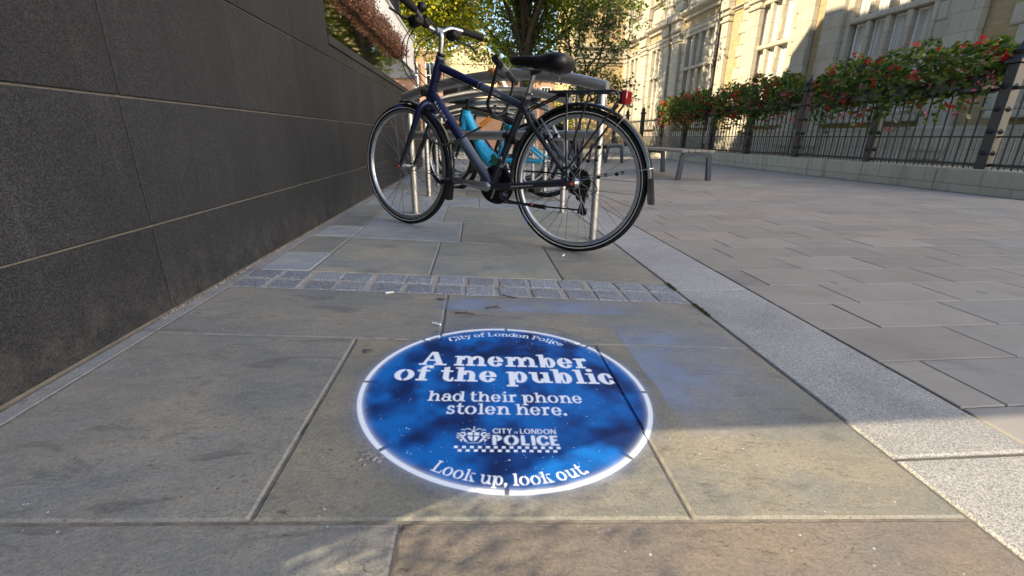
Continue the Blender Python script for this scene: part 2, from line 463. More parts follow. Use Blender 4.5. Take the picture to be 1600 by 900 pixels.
def glass(name, tint=(0.03, 0.035, 0.04, 1), rough=0.03):
    t = NT(name)
    c = t.world()
    n = t.noise(c, 1.5, 3)
    t.b.inputs['IOR'].default_value = 1.5
    t.b.inputs['Specular IOR Level'].default_value = 0.8
    t.bump(n, 0.012, 0.05)
    return t.fin(tint, rough, 0.0)
M['glass'] = glass('dark_window_glass')
def mirror_glass():
    t = NT('coated_reflective_glass')
    c = t.world()
    t.bump(t.noise(c, 1.2, 3), 0.01, 0.05)
    return t.fin((0.66, 0.66, 0.58, 1), 0.035, 1.0)
M['rglass'] = mirror_glass()
def lit_glass():
    t = NT('curtained_window_glass')
    c = t.world()
    x = t.sep(c)
    wv = t.noise(t.mapping(c, (6, 6, 0.15)), 3, 3)
    col = t.ramp(wv, [(0.35, (0.30, 0.29, 0.26, 1)), (0.65, (0.62, 0.60, 0.54, 1))])
    t.b.inputs['Coat Weight'].default_value = 1.0
    t.b.inputs['Coat Roughness'].default_value = 0.02
    return t.fin(col, 0.6)
M['cglass'] = lit_glass()

# ------------------------------------------------------------------ mesh helpers
class MB:
    def __init__(s):
        s.v = []
        s.f = []
    def add(s, vs, fs):
        k = len(s.v)
        s.v.extend([tuple(p) for p in vs])
        s.f.extend([tuple(i + k for i in f) for f in fs])
        return s
    def box(s, c, size, rot=None):
        hx, hy, hz = size[0] / 2, size[1] / 2, size[2] / 2
        vs = [Vector((x, y, z)) for z in (-hz, hz) for y in (-hy, hy) for x in (-hx, hx)]
        if rot is not None:
            vs = [rot @ p for p in vs]
        c = Vector(c)
        return s.add([p + c for p in vs], [(0, 2, 3, 1), (4, 5, 7, 6), (0, 1, 5, 4), (2, 6, 7, 3), (0, 4, 6, 2), (1, 3, 7, 5)])
    def bbox(s, c, size, b, rot=None):
        """box with chamfered edges"""
        h = [size[i] / 2 for i in range(3)]
        b = min(b, min(h) * 0.95)
        vs = []
        idx = {}
        for sx in (-1, 1):
            for sy in (-1, 1):
                for sz in (-1, 1):
                    for a in range(3):
                        p = [sx * (h[0] - b), sy * (h[1] - b), sz * (h[2] - b)]
                        p[a] = (sx, sy, sz)[a] * h[a]
                        idx[(sx, sy, sz, a)] = len(vs)
                        vs.append(Vector(p))
        fs = []
        for a in range(3):
            o1, o2 = [i for i in range(3) if i != a]
            for sg in (-1, 1):
                q = []
                for (m, n) in ((-1, -1), (1, -1), (1, 1), (-1, 1)):
                    k = [0, 0, 0]
                    k[a] = sg; k[o1] = m; k[o2] = n
                    q.append(idx[(k[0], k[1], k[2], a)])
                fs.append(tuple(q))
        for a in range(3):
            o1, o2 = [i for i in range(3) if i != a]
            for m in (-1, 1):
                for n in (-1, 1):
                    k1 = [0, 0, 0]; k1[o1] = m; k1[o2] = n
                    ka = list(k1); ka[a] = -1
                    kb = list(k1); kb[a] = 1
                    fs.append((idx[(*ka, o1)], idx[(*ka, o2)], idx[(*kb, o2)], idx[(*kb, o1)]))
        for sx in (-1, 1):
            for sy in (-1, 1):
                for sz in (-1, 1):
                    fs.append(tuple(idx[(sx, sy, sz, a)] for a in range(3)))
        if rot is not None:
            vs = [rot @ p for p in vs]
        c = Vector(c)
        return s.add([p + c for p in vs], fs)
    def tube(s, pts, r, seg=10, cap=True, flat=None):
        """tube along a polyline; r may be a number or a list; flat = (scale across, reference up)"""
        pts = [Vector(p) for p in pts]
        n = len(pts)
        rs = r if isinstance(r, (list, tuple)) else [r] * n
        tang = []
        for i in range(n):
            a = pts[max(0, i - 1)]
            b = pts[min(n - 1, i + 1)]
            tang.append((b - a).normalized())
        ref = Vector((0, 0, 1)) if abs(tang[0].z) < 0.9 else Vector((0, 1, 0))
        if flat:
            ref = Vector(flat[1])
        nx = (ref - tang[0] * ref.dot(tang[0])).normalized()
        rings = []
        for i in range(n):
            nx = (nx - tang[i] * nx.dot(tang[i])).normalized()
            ny = tang[i].cross(nx)
            sc = flat[0] if flat else 1.0
            rings.append([pts[i] + nx * (rs[i] * math.cos(2 * math.pi * k / seg)) + ny * (rs[i] * sc * math.sin(2 * math.pi * k / seg)) for k in range(seg)])
        vs = [p for rg in rings for p in rg]
        fs = []
        for i in range(n - 1):
            for k in range(seg):
                k2 = (k + 1) % seg
                fs.append((i * seg + k, i * seg + k2, (i + 1) * seg + k2, (i + 1) * seg + k))
        if cap:
            fs.append(tuple(reversed(range(seg))))
            fs.append(tuple((n - 1) * seg + k for k in range(seg)))
        return s.add(vs, fs)
    def lathe(s, prof, c, axis=(0, 1, 0), seg=24, a0=0.0, a1=2 * math.pi, closed_prof=False):
        """prof: (radius, height along axis); full or partial turn; angle 0 points along local x"""
        ax = Vector(axis).normalized()
        ex = Vector((1, 0, 0)) if abs(ax.x) < 0.9 else Vector((0, 0, 1))
        ex = (ex - ax * ex.dot(ax)).normalized()
        ez = ex.cross(ax)
        c = Vector(c)
        full = abs((a1 - a0) - 2 * math.pi) < 1e-6
        ns = seg if full else seg + 1
        vs = []
        for i in range(ns):
            a = a0 + (a1 - a0) * i / seg
            d = ex * math.cos(a) + ez * math.sin(a)
            for (r, h) in prof:
                vs.append(c + d * r + ax * h)
        m = len(prof)
        fs = []
        mm = m if closed_prof else m - 1
        for i in range(seg):
            j = (i + 1) % ns
            for k in range(mm):
                k2 = (k + 1) % m
                fs.append((i * m + k, j * m + k, j * m + k2, i * m + k2))
        if not full and closed_prof:
            fs.append(tuple(range(m)))
            fs.append(tuple(reversed([(ns - 1) * m + k for k in range(m)])))
        return s.add(vs, fs)
    def disc(s, c, r, h, axis=(0, 1, 0), seg=20):
        return s.lathe([(0.0005, -h / 2), (r, -h / 2), (r, h / 2), (0.0005, h / 2)], c, axis, seg)
    def ball(s, c, r, seg=12, rings=8):
        rx, ry, rz = r if isinstance(r, (tuple, list)) else (r, r, r)
        vs = []
        for i in range(rings + 1):
            t = math.pi * (0.02 + 0.96 * i / rings)
            for k in range(seg):
                p = 2 * math.pi * k / seg
                vs.append((c[0] + rx * math.sin(t) * math.cos(p), c[1] + ry * math.sin(t) * math.sin(p), c[2] + rz * math.cos(t)))
        fs = []
        for i in range(rings):
            for k in range(seg):
                k2 = (k + 1) % seg
                fs.append((i * seg + k, (i + 1) * seg + k, (i + 1) * seg + k2, i * seg + k2))
        fs.append(tuple(range(seg)))
        fs.append(tuple(reversed([rings * seg + k for k in range(seg)])))
        return s.add(vs, fs)
    def prism(s, poly, off, axis=None):
        """extrude a list of 3D points by vector off"""
        n = len(poly)
        a = [Vector(p) for p in poly]
        off = Vector(off)
        vs = a + [p + off for p in a]
        fs = [tuple(reversed(range(n))), tuple(n + k for k in range(n))]
        for k in range(n):
            k2 = (k + 1) % n
            fs.append((k, k2, n + k2, n + k))
        return s.add(vs, fs)
    def loft(s, sections, cap=True):
        m = len(sections[0])
        vs = [p for sec in sections for p in sec]
        fs = []
        for i in range(len(sections) - 1):
            for k in range(m):
                k2 = (k + 1) % m
                fs.append((i * m + k, i * m + k2, (i + 1) * m + k2, (i + 1) * m + k))
        if cap:
            fs.append(tuple(reversed(range(m))))
            fs.append(tuple((len(sections) - 1) * m + k for k in range(m)))
        return s.add(vs, fs)
    def map(s, fn):
        s.v = [tuple(fn(Vector(p))) for p in s.v]
        return s
    def mesh(s, name, smooth=False, ang=40):
        me = bpy.data.meshes.new(name)
        me.from_pydata(s.v, [], s.f)
        me.validate()
        import bmesh
        bm = bmesh.new()
        bm.from_mesh(me)
        bmesh.ops.recalc_face_normals(bm, faces=bm.faces)
        bm.to_mesh(me)
        bm.free()
        if smooth:
            me.shade_smooth()
            try:
                me.set_sharp_from_angle(angle=math.radians(ang))
            except Exception:
                pass
        return me
    def build(s, name, mat, parent=None, smooth=True, ang=40, label=None, kind=None):
        me = s.mesh(name, smooth, ang)
        if mat:
            me.materials.append(mat)
        o = bpy.data.objects.new(name, me)
        COL.objects.link(o)
        if parent:
            o.parent = parent
        if label:
            o['label'] = label
        if kind:
            o['kind'] = kind
        return o

def tag(o, label, cat, group=None, kind=None):
    o['label'] = label
    o['category'] = cat
    if group:
        o['group'] = group
    if kind:
        o['kind'] = kind
    return o

def empty(name, loc=(0, 0, 0), mat=None):
    o = bpy.data.objects.new(name, None)
    COL.objects.link(o)
    if mat is not None:
        o.matrix_world = mat
    else:
        o.location = loc
    return o

def obj(name, me, parent=None, color=None):
    o = bpy.data.objects.new(name, me)
    COL.objects.link(o)
    if parent:
        o.parent = parent
    if color:
        o.color = tuple(color) + (1,)
    return o

def npmesh(name, V, F, mat, parent=None, smooth=False):
    """V (n,3) float, F (m,k) int with constant k"""
    me = bpy.data.meshes.new(name)
    V = np.ascontiguousarray(V, dtype=np.float32)
    F = np.ascontiguousarray(F, dtype=np.int32)
    k = F.shape[1]
    me.vertices.add(len(V))
    me.vertices.foreach_set('co', V.ravel())
    me.loops.add(F.size)
    me.loops.foreach_set('vertex_index', F.ravel())
    me.polygons.add(len(F))
    me.polygons.foreach_set('loop_start', np.arange(0, F.size, k, dtype=np.int32))
    me.polygons.foreach_set('loop_total', np.full(len(F), k, dtype=np.int32))
    if smooth:
        me.polygons.foreach_set('use_smooth', np.ones(len(F), dtype=bool))
    me.update(calc_edges=True)
    if mat:
        me.materials.append(mat)
    o = bpy.data.objects.new(name, me)
    COL.objects.link(o)
    if parent:
        o.parent = parent
    return o

def spline(pts, n=8):
    """Catmull-Rom through points"""
    P = [Vector(p) for p in pts]
    P = [P[0] * 2 - P[1]] + P + [P[-1] * 2 - P[-2]]
    out = []
    for i in range(1, len(P) - 2):
        for k in range(n):
            t = k / n
            a, b, c, d = P[i - 1], P[i], P[i + 1], P[i + 2]
            out.append(0.5 * ((2 * b) + (c - a) * t + (2 * a - 5 * b + 4 * c - d) * t * t + (3 * b - a - 3 * c + d) * t ** 3))
    out.append(P[-2])
    return out

def text_mesh(txt, size, space=1.0, fat=0.0):
    cu = bpy.data.curves.new('lettering', 'FONT')
    cu.body = txt
    cu.size = size
    cu.space_character = space
    cu.offset = fat
    cu.resolution_u = 3
    o = bpy.data.objects.new('lettering_tmp', cu)
    COL.objects.link(o)
    dg = bpy.context.evaluated_depsgraph_get()
    me = bpy.data.meshes.new_from_object(o.evaluated_get(dg))
    bpy.data.objects.remove(o)
    bpy.data.curves.remove(cu)
    return me

# ------------------------------------------------------------------ the lie of the ground
KX0, KX1 = 0.777, 1.081
def gz(x):
    if x < -0.9:
        return 0.0414
    if x < KX0:
        return -0.046 * x
    if x < 6.0:
        return -0.03574 - 0.01 * (x - KX0)
    return -0.088

# ================================================================== GROUND
def ground_sheet():
    xs = [-80, -0.9, KX0, 6.0, 90]
    ys = [-30, 9.0, 25, 60, 300]
    m = MB()
    vs = [(x, y, gz(x) - 0.014) for y in ys for x in xs]
    fs = []
    for j in range(len(ys) - 1):
        for i in range(len(xs) - 1):
            a = j * len(xs) + i
            fs.append((a, a + 1, a + 1 + len(xs), a + len(xs)))
    m.add(vs, fs)
    o = m.build('ground', M['far'], smooth=False)
    tag(o, 'wide paved plaza ground reaching back to the far houses', 'ground', kind='structure')
ground_sheet()

pavement = MB().add([(-0.9, -1.2, gz(-0.9) - 0.0035), (KX0, -1.2, gz(KX0) - 0.0035), (KX0, 9.05, gz(KX0) - 0.0035), (-0.9, 9.05, gz(-0.9) - 0.0035)], [(0, 1, 2, 3)]).build('pavement', M['mortar'], smooth=False)
tag(pavement, 'stone slab pavement along the dark granite wall', 'pavement', kind='structure')

def slab_mesh(name, poly, th=0.03, bev=0.004, jit=0.0, mat=None):
    """chamfered paving piece from an outline of (x, y) points, top following the ground fall"""
    n = len(poly)
    cx = sum(p[0] for p in poly) / n
    cy = sum(p[1] for p in poly) / n
    def ins(d):
        out = []
        for (x, y) in poly:
            dx, dy = cx - x, cy - y
            out.append((x + (d if dx > 0 else -d), y + (d if dy > 0 else -d)))
        return out
    top = ins(bev)
    vs = [(x, y, gz(x) - th + jit) for x, y in poly] + [(x, y, gz(x) - bev * 0.8 + jit) for x, y in poly] + [(x, y, gz(x) + jit) for x, y in top]
    fs = [tuple(2 * n + k for k in range(n))]
    for lev in (0, 1):
        for k in range(n):
            k2 = (k + 1) % n
            fs.append((lev * n + k, lev * n + k2, (lev + 1) * n + k2, (lev + 1) * n + k))
    m = MB().add(vs, fs)
    return m

def piece(name, poly, parent, mat, color, th=0.03, bev=0.004, jit=0.0, label=None):
    o = slab_mesh(name, poly, th, bev, jit).build(name, mat, parent, smooth=False)
    o.color = tuple(color) + (1,)
    if label:
        o['label'] = label
    return o

GREYB = (0.188, 0.184, 0.168)
OLIVE = (0.220, 0.220, 0.202)
BLUEG = (0.245, 0.265, 0.285)
BROWN = (0.162, 0.138, 0.114)
WARM = (0.186, 0.176, 0.146)
L_X0 = lambda x: -0.60
L_X1 = lambda x: 0.502 - 0.023 * x
L_X2 = lambda x: 1.101 - 0.031 * x
L_C2 = lambda x: 1.470 - 0.045 * x
L_C1 = lambda x: 1.690 - 0.030 * x
L_B = lambda x: 2.290 - 0.060 * x
L_E = lambda x: 2.870 - 0.030 * x
L_F = lambda x: 3.520 - 0.020 * x
L_G = lambda x: 4.100 - 0.015 * x
GUT = -0.856
J = 0.0028
def course(lo, hi, joints, cols, j=J):
    for k in range(len(joints) - 1):
        a, b = joints[k] + j, joints[k + 1] - j
        poly = [(a, lo(a) + j), (b, lo(b) + j), (b, hi(b) - j), (a, hi(a) - j)]
        piece('slab', poly, pavement, M['slab'], cols[k])
KE = KX0 - 0.003
course(L_X0, L_X1, [GUT, -0.119, KE], [GREYB, BROWN])
course(L_X1, L_X2, [GUT, -0.331, 0.320, KE], [GREYB, WARM, WARM])
course(L_X2, L_C2, [GUT, -0.108, KE], [GREYB, GREYB])
course(L_C1, L_B, [-0.657, -0.192, 0.342, KE], [OLIVE, OLIVE, GREYB])
course(L_B, L_E, [-0.660, -0.092, KE], [BLUEG, OLIVE])
course(L_E, L_F, [-0.66, -0.225, KE], [BLUEG, OLIVE])
course(L_F, L_G, [-0.66, 0.02, KE], [BLUEG, BLUEG])
yy = 4.10
k = 0
while yy < 8.9:
    h = [0.62, 0.5, 0.66, 0.55][k % 4]
    js = [-0.66, [-0.1, 0.2, -0.3, 0.05][k % 4], KE]
    a_, b_ = yy, min(yy + h, 9.0)
    course(lambda x, q=a_: q - 0.012 * x, lambda x, q=b_: q - 0.012 * x, js, [[OLIVE, BLUEG, GREYB][k % 3], [GREYB, OLIVE, BLUEG][k % 3]])
    yy += h
    k += 1
# narrow slabs between the wall channel and the main courses
lefty = [1.718, 1.995, 2.34, 2.62, 2.985, 3.45, 3.9, 4.5, 5.1, 5.8, 6.5, 7.3, 8.1, 8.95]
lcol = [BLUEG, GREYB, BLUEG, GREYB, OLIVE, BLUEG]
for i in range(len(lefty) - 1):
    a, b = lefty[i], lefty[i + 1]
    piece('slab', [(GUT + J, a + J), (-0.66 - J, a + J), (-0.658 - J, b - J), (GUT + J, b - J)], pavement, M['slab'], lcol[i % 6])
# smooth channel stones at the foot of the wall
y0 = -0.6
i = 0
while y0 < 8.8:
    L = 0.92
    piece('channel_stone', [(-0.899, y0 + 0.003), (GUT - 0.004, y0 + 0.003), (GUT - 0.004, y0 + L), (-0.899, y0 + L)], pavement, M['slab'], (0.20, 0.20, 0.20), bev=0.003, jit=-0.002)
    y0 += L
    i += 1
# two rows of granite setts
sx = -0.84
row_h = 0.104
def sett_rows():
    x = GUT + 0.008
    jt = lambda q=0.002: random.uniform(-q, q)
    while x < KE - 0.02:
        wv = 0.103 + random.uniform(-0.007, 0.008)
        a, b = max(x, GUT + 0.006), min(x + wv, KE - 0.006)
        if b - a > 0.03:
            for row in range(2):
                def lo(q): return L_C2(q) + 0.008 + (L_C1(q) - L_C2(q) - 0.004) * (0.5 * row)
                def hi(q): return L_C2(q) + (L_C1(q) - L_C2(q) - 0.002) * (0.5 * (row + 1)) - 0.006
                sh = jt(.006)
                poly = [(a + jt() + sh, lo(a) + jt()), (b + jt() + sh, lo(b) + jt()), (b + jt() + sh, hi(b) + jt()), (a + jt() + sh, hi(a) + jt())]
                g = random.uniform(0.85, 1.2)
                piece('sett', poly, pavement, M['sett'], (g, g, g * 1.03), bev=0.005, jit=random.uniform(0, 0.001))
        x += wv + 0.0125
sett_rows()
MB().add([(GUT + .002, L_C2(GUT) + .002, gz(GUT) - .0022), (KE, L_C2(KE) + .002, gz(KE) - .0022), (KE, L_C1(KE) - .003, gz(KE) - .0022), (GUT + .002, L_C1(GUT) - .003, gz(GUT) - .0022)], [(0, 1, 2, 3)]).build('sett_bed', M['settbed'], pavement, smooth=False)

# pale granite kerb
kerb = MB().add([(KX0 - 0.002, -1.2, gz(KX0) - 0.006), (KX1, -1.2, gz(KX1) - 0.006), (KX1, 13, gz(KX1) - 0.006), (KX0 - 0.002, 13, gz(KX0) - 0.006)], [(0, 1, 2, 3)]).build('kerb', M['mortar_dark'], smooth=False)
tag(kerb, 'broad pale granite kerb band between slabs and plaza pavers', 'kerb', kind='structure')
y0 = -0.34
while y0 < 12.5:
    g = random.uniform(0.93, 1.06)
    piece('kerb_stone', [(KX0 + 0.003, y0 + 0.003), (KX1 - 0.003, y0 + 0.003), (KX1 - 0.003, y0 + 0.957), (KX0 + 0.003, y0 + 0.957)], kerb, M['kerb'], (g, g, g * 0.99), bev=0.004)
    y0 += 0.963

# plaza pavers: near ones singly, the rest joined
plaza = MB().add([(KX1, -1.2, gz(KX1) - 0.005), (5.95, -1.2, gz(5.95) - 0.005), (5.95, 12.95, gz(5.95) - 0.005), (KX1, 12.95, gz(KX1) - 0.005)], [(0, 1, 2, 3)]).build('plaza_paving', M['mortar_dark'], smooth=False)
tag(plaza, 'grey and buff block paving of the plaza beyond the kerb', 'paving', kind='structure')
rest = MB()
PR, PW = 0.2165, 0.43
nsingle = 0
cands = []
row = 0
yv = 0.12
while yv < 12.9:
    x = KX1 + 0.003 - (PW * [0, 0.5, 0.22, 0.72][row % 4])
    while x < 5.95:
        a, b = max(x, KX1 + 0.003), min(x + PW - 0.004, 5.945)
        if b - a > 0.03:
            poly = [(a, yv + 0.02 * (a - 1)), (b, yv + 0.02 * (b - 1)), (b, yv + PR - 0.004 + 0.02 * (b - 1)), (a, yv + PR - 0.004 + 0.02 * (a - 1))]
            d = math.hypot((a + b) / 2, yv)
            # inside the view to the right?
            vis = yv > 0.85 * ((a + b) / 2) - 0.25 and yv > 0.4
            cands.append((0 if vis else 1, d, poly))
        x += PW
    yv += PR
    row += 1
cands.sort(key=lambda c: (c[0], c[1]))
for i, (vv, d, poly) in enumerate(cands):
    r = random.random()
    colr = (0.225, 0.217, 0.203) if r < 0.6 else ((0.235, 0.212, 0.192) if r < 0.8 else (0.195, 0.192, 0.188))
    g = random.uniform(0.9, 1.08)
    if i < 290:
        piece('paver', poly, plaza, M['paver'], [c * g for c in colr], th=0.02, bev=0.0025, jit=random.uniform(-0.0008, 0.0008))
    else:
        mm = slab_mesh('p', poly, 0.02, 0.0025)
        rest.add(mm.v, mm.f)
po = rest.build('paver_field', M['paver'], plaza, smooth=False, kind='stuff')
po.color = (0.225, 0.215, 0.20, 1)

# ================================================================== PAINTED ROUNDEL
# lettering is worked out as soft-edged coverage on a fine sheet that dips into the slab joints
PC = (0.059, 0.867)
PR0 = 0.3227
ROT = math.radians(-1.6)

class Glyphs:
    """heavy slab-serif and plain capitals described by simple strokes, x-height = 1"""
    def __init__(s, wt, thin, soft):
        s.w, s.t, s.soft = wt, thin, soft
    def cov(s, sd):
        return np.clip(0.5 - sd / (2 * s.soft), 0, 1)
    def rect(s, x, y, x0, y0, x1, y1):
        dx = np.maximum(x0 - x, x - x1)
        dy = np.maximum(y0 - y, y - y1)
        return s.cov(np.maximum(dx, dy))
    def poly(s, x, y, pts):
        d = None
        n = len(pts)
        area = sum(pts[i][0] * pts[(i + 1) % n][1] - pts[(i + 1) % n][0] * pts[i][1] for i in range(n))
        sg = 1 if area > 0 else -1
        for i in range(n):
            (ax, ay), (bx, by) = pts[i], pts[(i + 1) % n]
            ex, ey = bx - ax, by - ay
            L = math.hypot(ex, ey)
            q = sg * ((x - ax) * ey - (y - ay) * ex) / L
            d = q if d is None else np.maximum(d, q)
        return s.cov(d)
    def ell(s, x, y, cx, cy, rx, ry):
        k = np.sqrt(((x - cx) / rx) ** 2 + ((y - cy) / ry) ** 2)
        return s.cov((k - 1) * min(rx, ry))
    def ring(s, x, y, cx, cy, rx, ry, wx, wy, ox=0.0):
        return s.ell(x, y, cx, cy, rx, ry) * (1 - s.ell(x, y, cx + ox, cy, max(rx - wx, 0.02), max(ry - wy, 0.02)))
    def line(s, x, y, pts, r):
        best = None
        for (a, b) in zip(pts[:-1], pts[1:]):
            ex, ey = b[0] - a[0], b[1] - a[1]
            L2 = ex * ex + ey * ey + 1e-9
            t = np.clip(((x - a[0]) * ex + (y - a[1]) * ey) / L2, 0, 1)
            d = np.hypot(x - a[0] - t * ex, y - a[1] - t * ey) - r
            best = d if best is None else np.minimum(best, d)
        return s.cov(best)
    def width(s, ch):
        w = s.w
        return {'a': 0.98 + w * .3, 'b': 1.08 + w * .3, 'c': 0.95, 'd': 1.12 + w * .3, 'e': 1.0 + w * .2, 'f': 0.72 + w * .3, 'h': 1.12 + w * .6, 'i': 0.52 + w * .5, 'k': 1.08 + w * .4,
                'l': 0.52 + w * .5, 'm': 1.75 + w * .8, 'n': 1.12 + w * .6, 'o': 1.1 + w * .2, 'p': 1.12 + w * .3, 'r': 0.80 + w * .3, 's': 0.84, 't': 0.68 + w * .3, 'u': 1.1 + w * .6,
                'y': 1.08 + w * .2, 'A': 1.45 + w * .3, 'C': 1.35, 'L': 1.15, 'P': 1.2, '.': 0.3 + w * .5, ',': 0.3 + w * .5, ' ': 0.45}[ch]
    def draw(s, ch, x, y):
        w, t = s.w, s.t
        sv = 0.14                       # serif overhang
        sh = max(t * 0.95, 0.1)         # serif height
        W = s.width(ch) - 0.12
        A = 1.34
        D = -0.38
        R = s.rect
        mx = np.maximum
        gap = 0.034
        def stem(x0, y0, y1, foot=True, head=True, full=True):
            c = R(x, y, x0, y0, x0 + w, y1)
            if foot:
                c = mx(c, R(x, y, x0 - sv, y0, x0 + w + sv, y0 + sh))
            if head:
                c = mx(c, s.poly(x, y, [(x0 - sv, y1 - sh), (x0 + w * .6, y1 - sh), (x0 + w * .6, y1), (x0 - sv, y1 - 0.03)]))
            return c
        def arch(x0, x1, base=0.0):
            # shoulder from a stem at x0 to a stem at x1
            cx, rx = (x0 + w * .5 + x1 + w) / 2, (x1 + w - x0 - w * .5) / 2
            c = s.ring(x, y, cx, 0.60, rx, 0.43, w, t * 1.25) * (y > 0.60)
            c = mx(c, R(x, y, x1, base, x1 + w, 0.62))
            return mx(c, R(x, y, x1 - sv * .7, base, x1 + w + sv, base + sh))
        if ch == 'o':
            c = s.ring(x, y, W / 2, .5, W / 2, .53, w * 1.05, t)
            return c * (1 - R(x, y, W / 2 - gap, -1, W / 2 + gap, .2)) * (1 - R(x, y, W / 2 - gap, .8, W / 2 + gap, 2))
        if ch == 'c':
            c = s.ring(x, y, W * .56, .5, W * .56, .53, w * 1.15, t, 0.02)
            c = c * (1 - s.poly(x, y, [(W * .56, .5), (W * 1.3, .72), (W * 1.3, .16)]))
            return mx(c, s.ell(x, y, W * .86, .74, w * .42, w * .42 + .02))
        if ch == 'e':
            c = s.ring(x, y, W * .5, .5, W * .5, .53, w * 1.1, t)
            c = c * (1 - s.poly(x, y, [(W * .5, .46), (W * 1.3, .46), (W * 1.3, .10)]))
            c = mx(c, R(x, y, W * .22, .45, W * .97, .45 + t * .8))
            return c * (1 - R(x, y, W * .5 - gap, .55 + t, W * .5 + gap, 2))
        if ch in 'bpd':
            x0 = 0.1 if ch != 'd' else W - w - 0.02
            bx0, bx1 = (x0 + w * .55, W) if ch != 'd' else (0.0, x0 + w * .45)
            c = s.ring(x, y, (bx0 + bx1) / 2, .5, (bx1 - bx0) / 2, .53, w * 1.0, t)
            if ch == 'b':
                c = c * (1 - R(x, y, x0 + w, -1, x0 + w + 2 * gap, .25))
                return mx(c, stem(x0, 0, A, foot=False))
            if ch == 'p':
                c = c * (1 - R(x, y, x0 + w, -.1, x0 + w + 2 * gap, .25))
                return mx(c, stem(x0, D, 1.0))
            c = c * (1 - R(x, y, x0 - 2 * gap, .75, x0, 1.2))
            c = mx(c, stem(x0, 0, A, foot=False))
            return mx(c, R(x, y, x0 + w * .5, 0, x0 + w + sv, sh))
        if ch == 'a':
            x1 = W - w - .06
            c = s.ring(x, y, (x1 + w) * .55, .58, (x1 + w) * .45, .45, w, t) * (y > .62)
            c = mx(c, s.ell(x, y, .2, .74, w * .42, w * .4))
            c = mx(c, R(x, y, x1, .06, x1 + w, .66))
            c = mx(c, s.ring(x, y, x1 * .58 + .06, .29, x1 * .58 + .04, .32, w * .95, t) * (1 - R(x, y, x1 + w * .5, -1, 9, 9)))
            return mx(c, R(x, y, x1 + w * .4, 0, x1 + w + sv, sh))
        if ch == 'f':
            x0 = .16
            c = stem(x0, 0, 1.1, head=False)
            c = mx(c, s.ring(x, y, x0 + .46, 1.06, .46, .42, w * .9, t * 1.1) * (y > 1.08) * (1 - R(x, y, W + .12, -1, 9, 9)))
            c = mx(c, s.ell(x, y, W - .02, 1.27, w * .36, w * .36))
            return mx(c, R(x, y, 0, 1 - sh, W - .02, 1))
        if ch == 't':
            x0 = .15
            c = R(x, y, x0, .22, x0 + w, 1.3)
            c = mx(c, s.poly(x, y, [(x0, 1.0), (x0 + w, 1.0), (x0 + w, 1.34), (x0 + w * .6, 1.34)]))
            c = mx(c, s.ring(x, y, x0 + .36 + w * .1, .34, .36 + w * .1, .37, w, t * 1.2) * (y < .34) * (1 - R(x, y, W + .06, -1, 9, 9)))
            return mx(c, R(x, y, 0, 1 - sh, W, 1))
        if ch in 'il':
            x0 = .18
            c = stem(x0, 0, 1.0 if ch == 'i' else A)
            if ch == 'i':
                c = mx(c, s.ell(x, y, x0 + w * .5, 1.3, w * .58, w * .5))
            return c
        if ch in 'hn':
            x0, x1 = .15, W - w - .1
            return mx(stem(x0, 0, A if ch == 'h' else 1.0), arch(x0, x1))
        if ch == 'm':
            x0, x2 = .15, W - w - .1
            x1 = (x0 + x2) / 2
            return mx(mx(stem(x0, 0, 1.0), arch(x0, x1)), arch(x1, x2))
        if ch == 'r':
            x0 = .15
            c = stem(x0, 0, 1.0)
            c = mx(c, s.ring(x, y, x0 + w * .5 + .38, .62, .40, .41, w * .8, t * 1.4) * (y > .70) * (x < W))
            return mx(c, s.ell(x, y, W - .1, .84, w * .42, w * .4))
        if ch == 'u':
            x0, x1 = .15, W - w - .08
            c = mx(R(x, y, x0, .36, x0 + w, 1), R(x, y, x0 - sv, 1 - sh, x0 + w * .6, 1))
            cx, rx = (x0 + x1 + w * .5) / 2, (x1 + w * .5 - x0) / 2
            c = mx(c, s.ring(x, y, cx, .40, rx, .43, w, t * 1.25) * (y < .40))
            c = mx(c, mx(R(x, y, x1, 0, x1 + w, 1), R(x, y, x1 - sv, 1 - sh, x1 + w * .6, 1)))
            return mx(c, R(x, y, x1 + w * .4, 0, x1 + w + sv, sh))
        if ch == 'k':
            x0 = .15
            c = stem(x0, 0, A)
            c = mx(c, s.poly(x, y, [(x0 + w + .03, .42), (x0 + w + .03, .42 + t * 1.3), (W * .86, 1.0), (W * .86 - t * 1.4, 1.0)]))
            c = mx(c, s.poly(x, y, [(W * .52, .62), (W * .52 + w * .2, .80), (W, sh * .5), (W - w * 1.15, 0)]))
            c = mx(c, R(x, y, W * .6, 1 - sh * .8, W, 1))
            return mx(c, R(x, y, W * .62, 0, W + .1, sh))
        if ch == 's':
            c = s.ring(x, y, W * .5, .74, W * .44, .29, w * .85, t * 1.1) * (1 - s.poly(x, y, [(W * .5, .74), (W * 1.4, .84), (W * 1.4, .2), (W * .5, .2)]))
            c = mx(c, s.ring(x, y, W * .5, .26, W * .48, .29, w * .85, t * 1.1) * (1 - s.poly(x, y, [(W * .5, .26), (-.4, .16), (-.4, .8), (W * .5, .8)])))
            c = mx(c, R(x, y, W * .84 - t, .72, W * .84, 1.0))
            return mx(c, R(x, y, .02, .0, .02 + t, .28))
        if ch == 'y':
            c = s.poly(x, y, [(.02, 1), (.02 + w * 1.15, 1), (W * .56 + w * .3, .1), (W * .56 - w * .25, .1)])
            c = mx(c, s.poly(x, y, [(W - t, 1), (W, 1), (W * .38 + t, -.36), (W * .38 - t, -.36)]))
            c = mx(c, s.ell(x, y, W * .28, -.28, w * .45, w * .4))
            c = mx(c, R(x, y, -.08, 1 - sh, w + .25, 1))
            return mx(c, R(x, y, W - .32, 1 - sh, W + .1, 1))
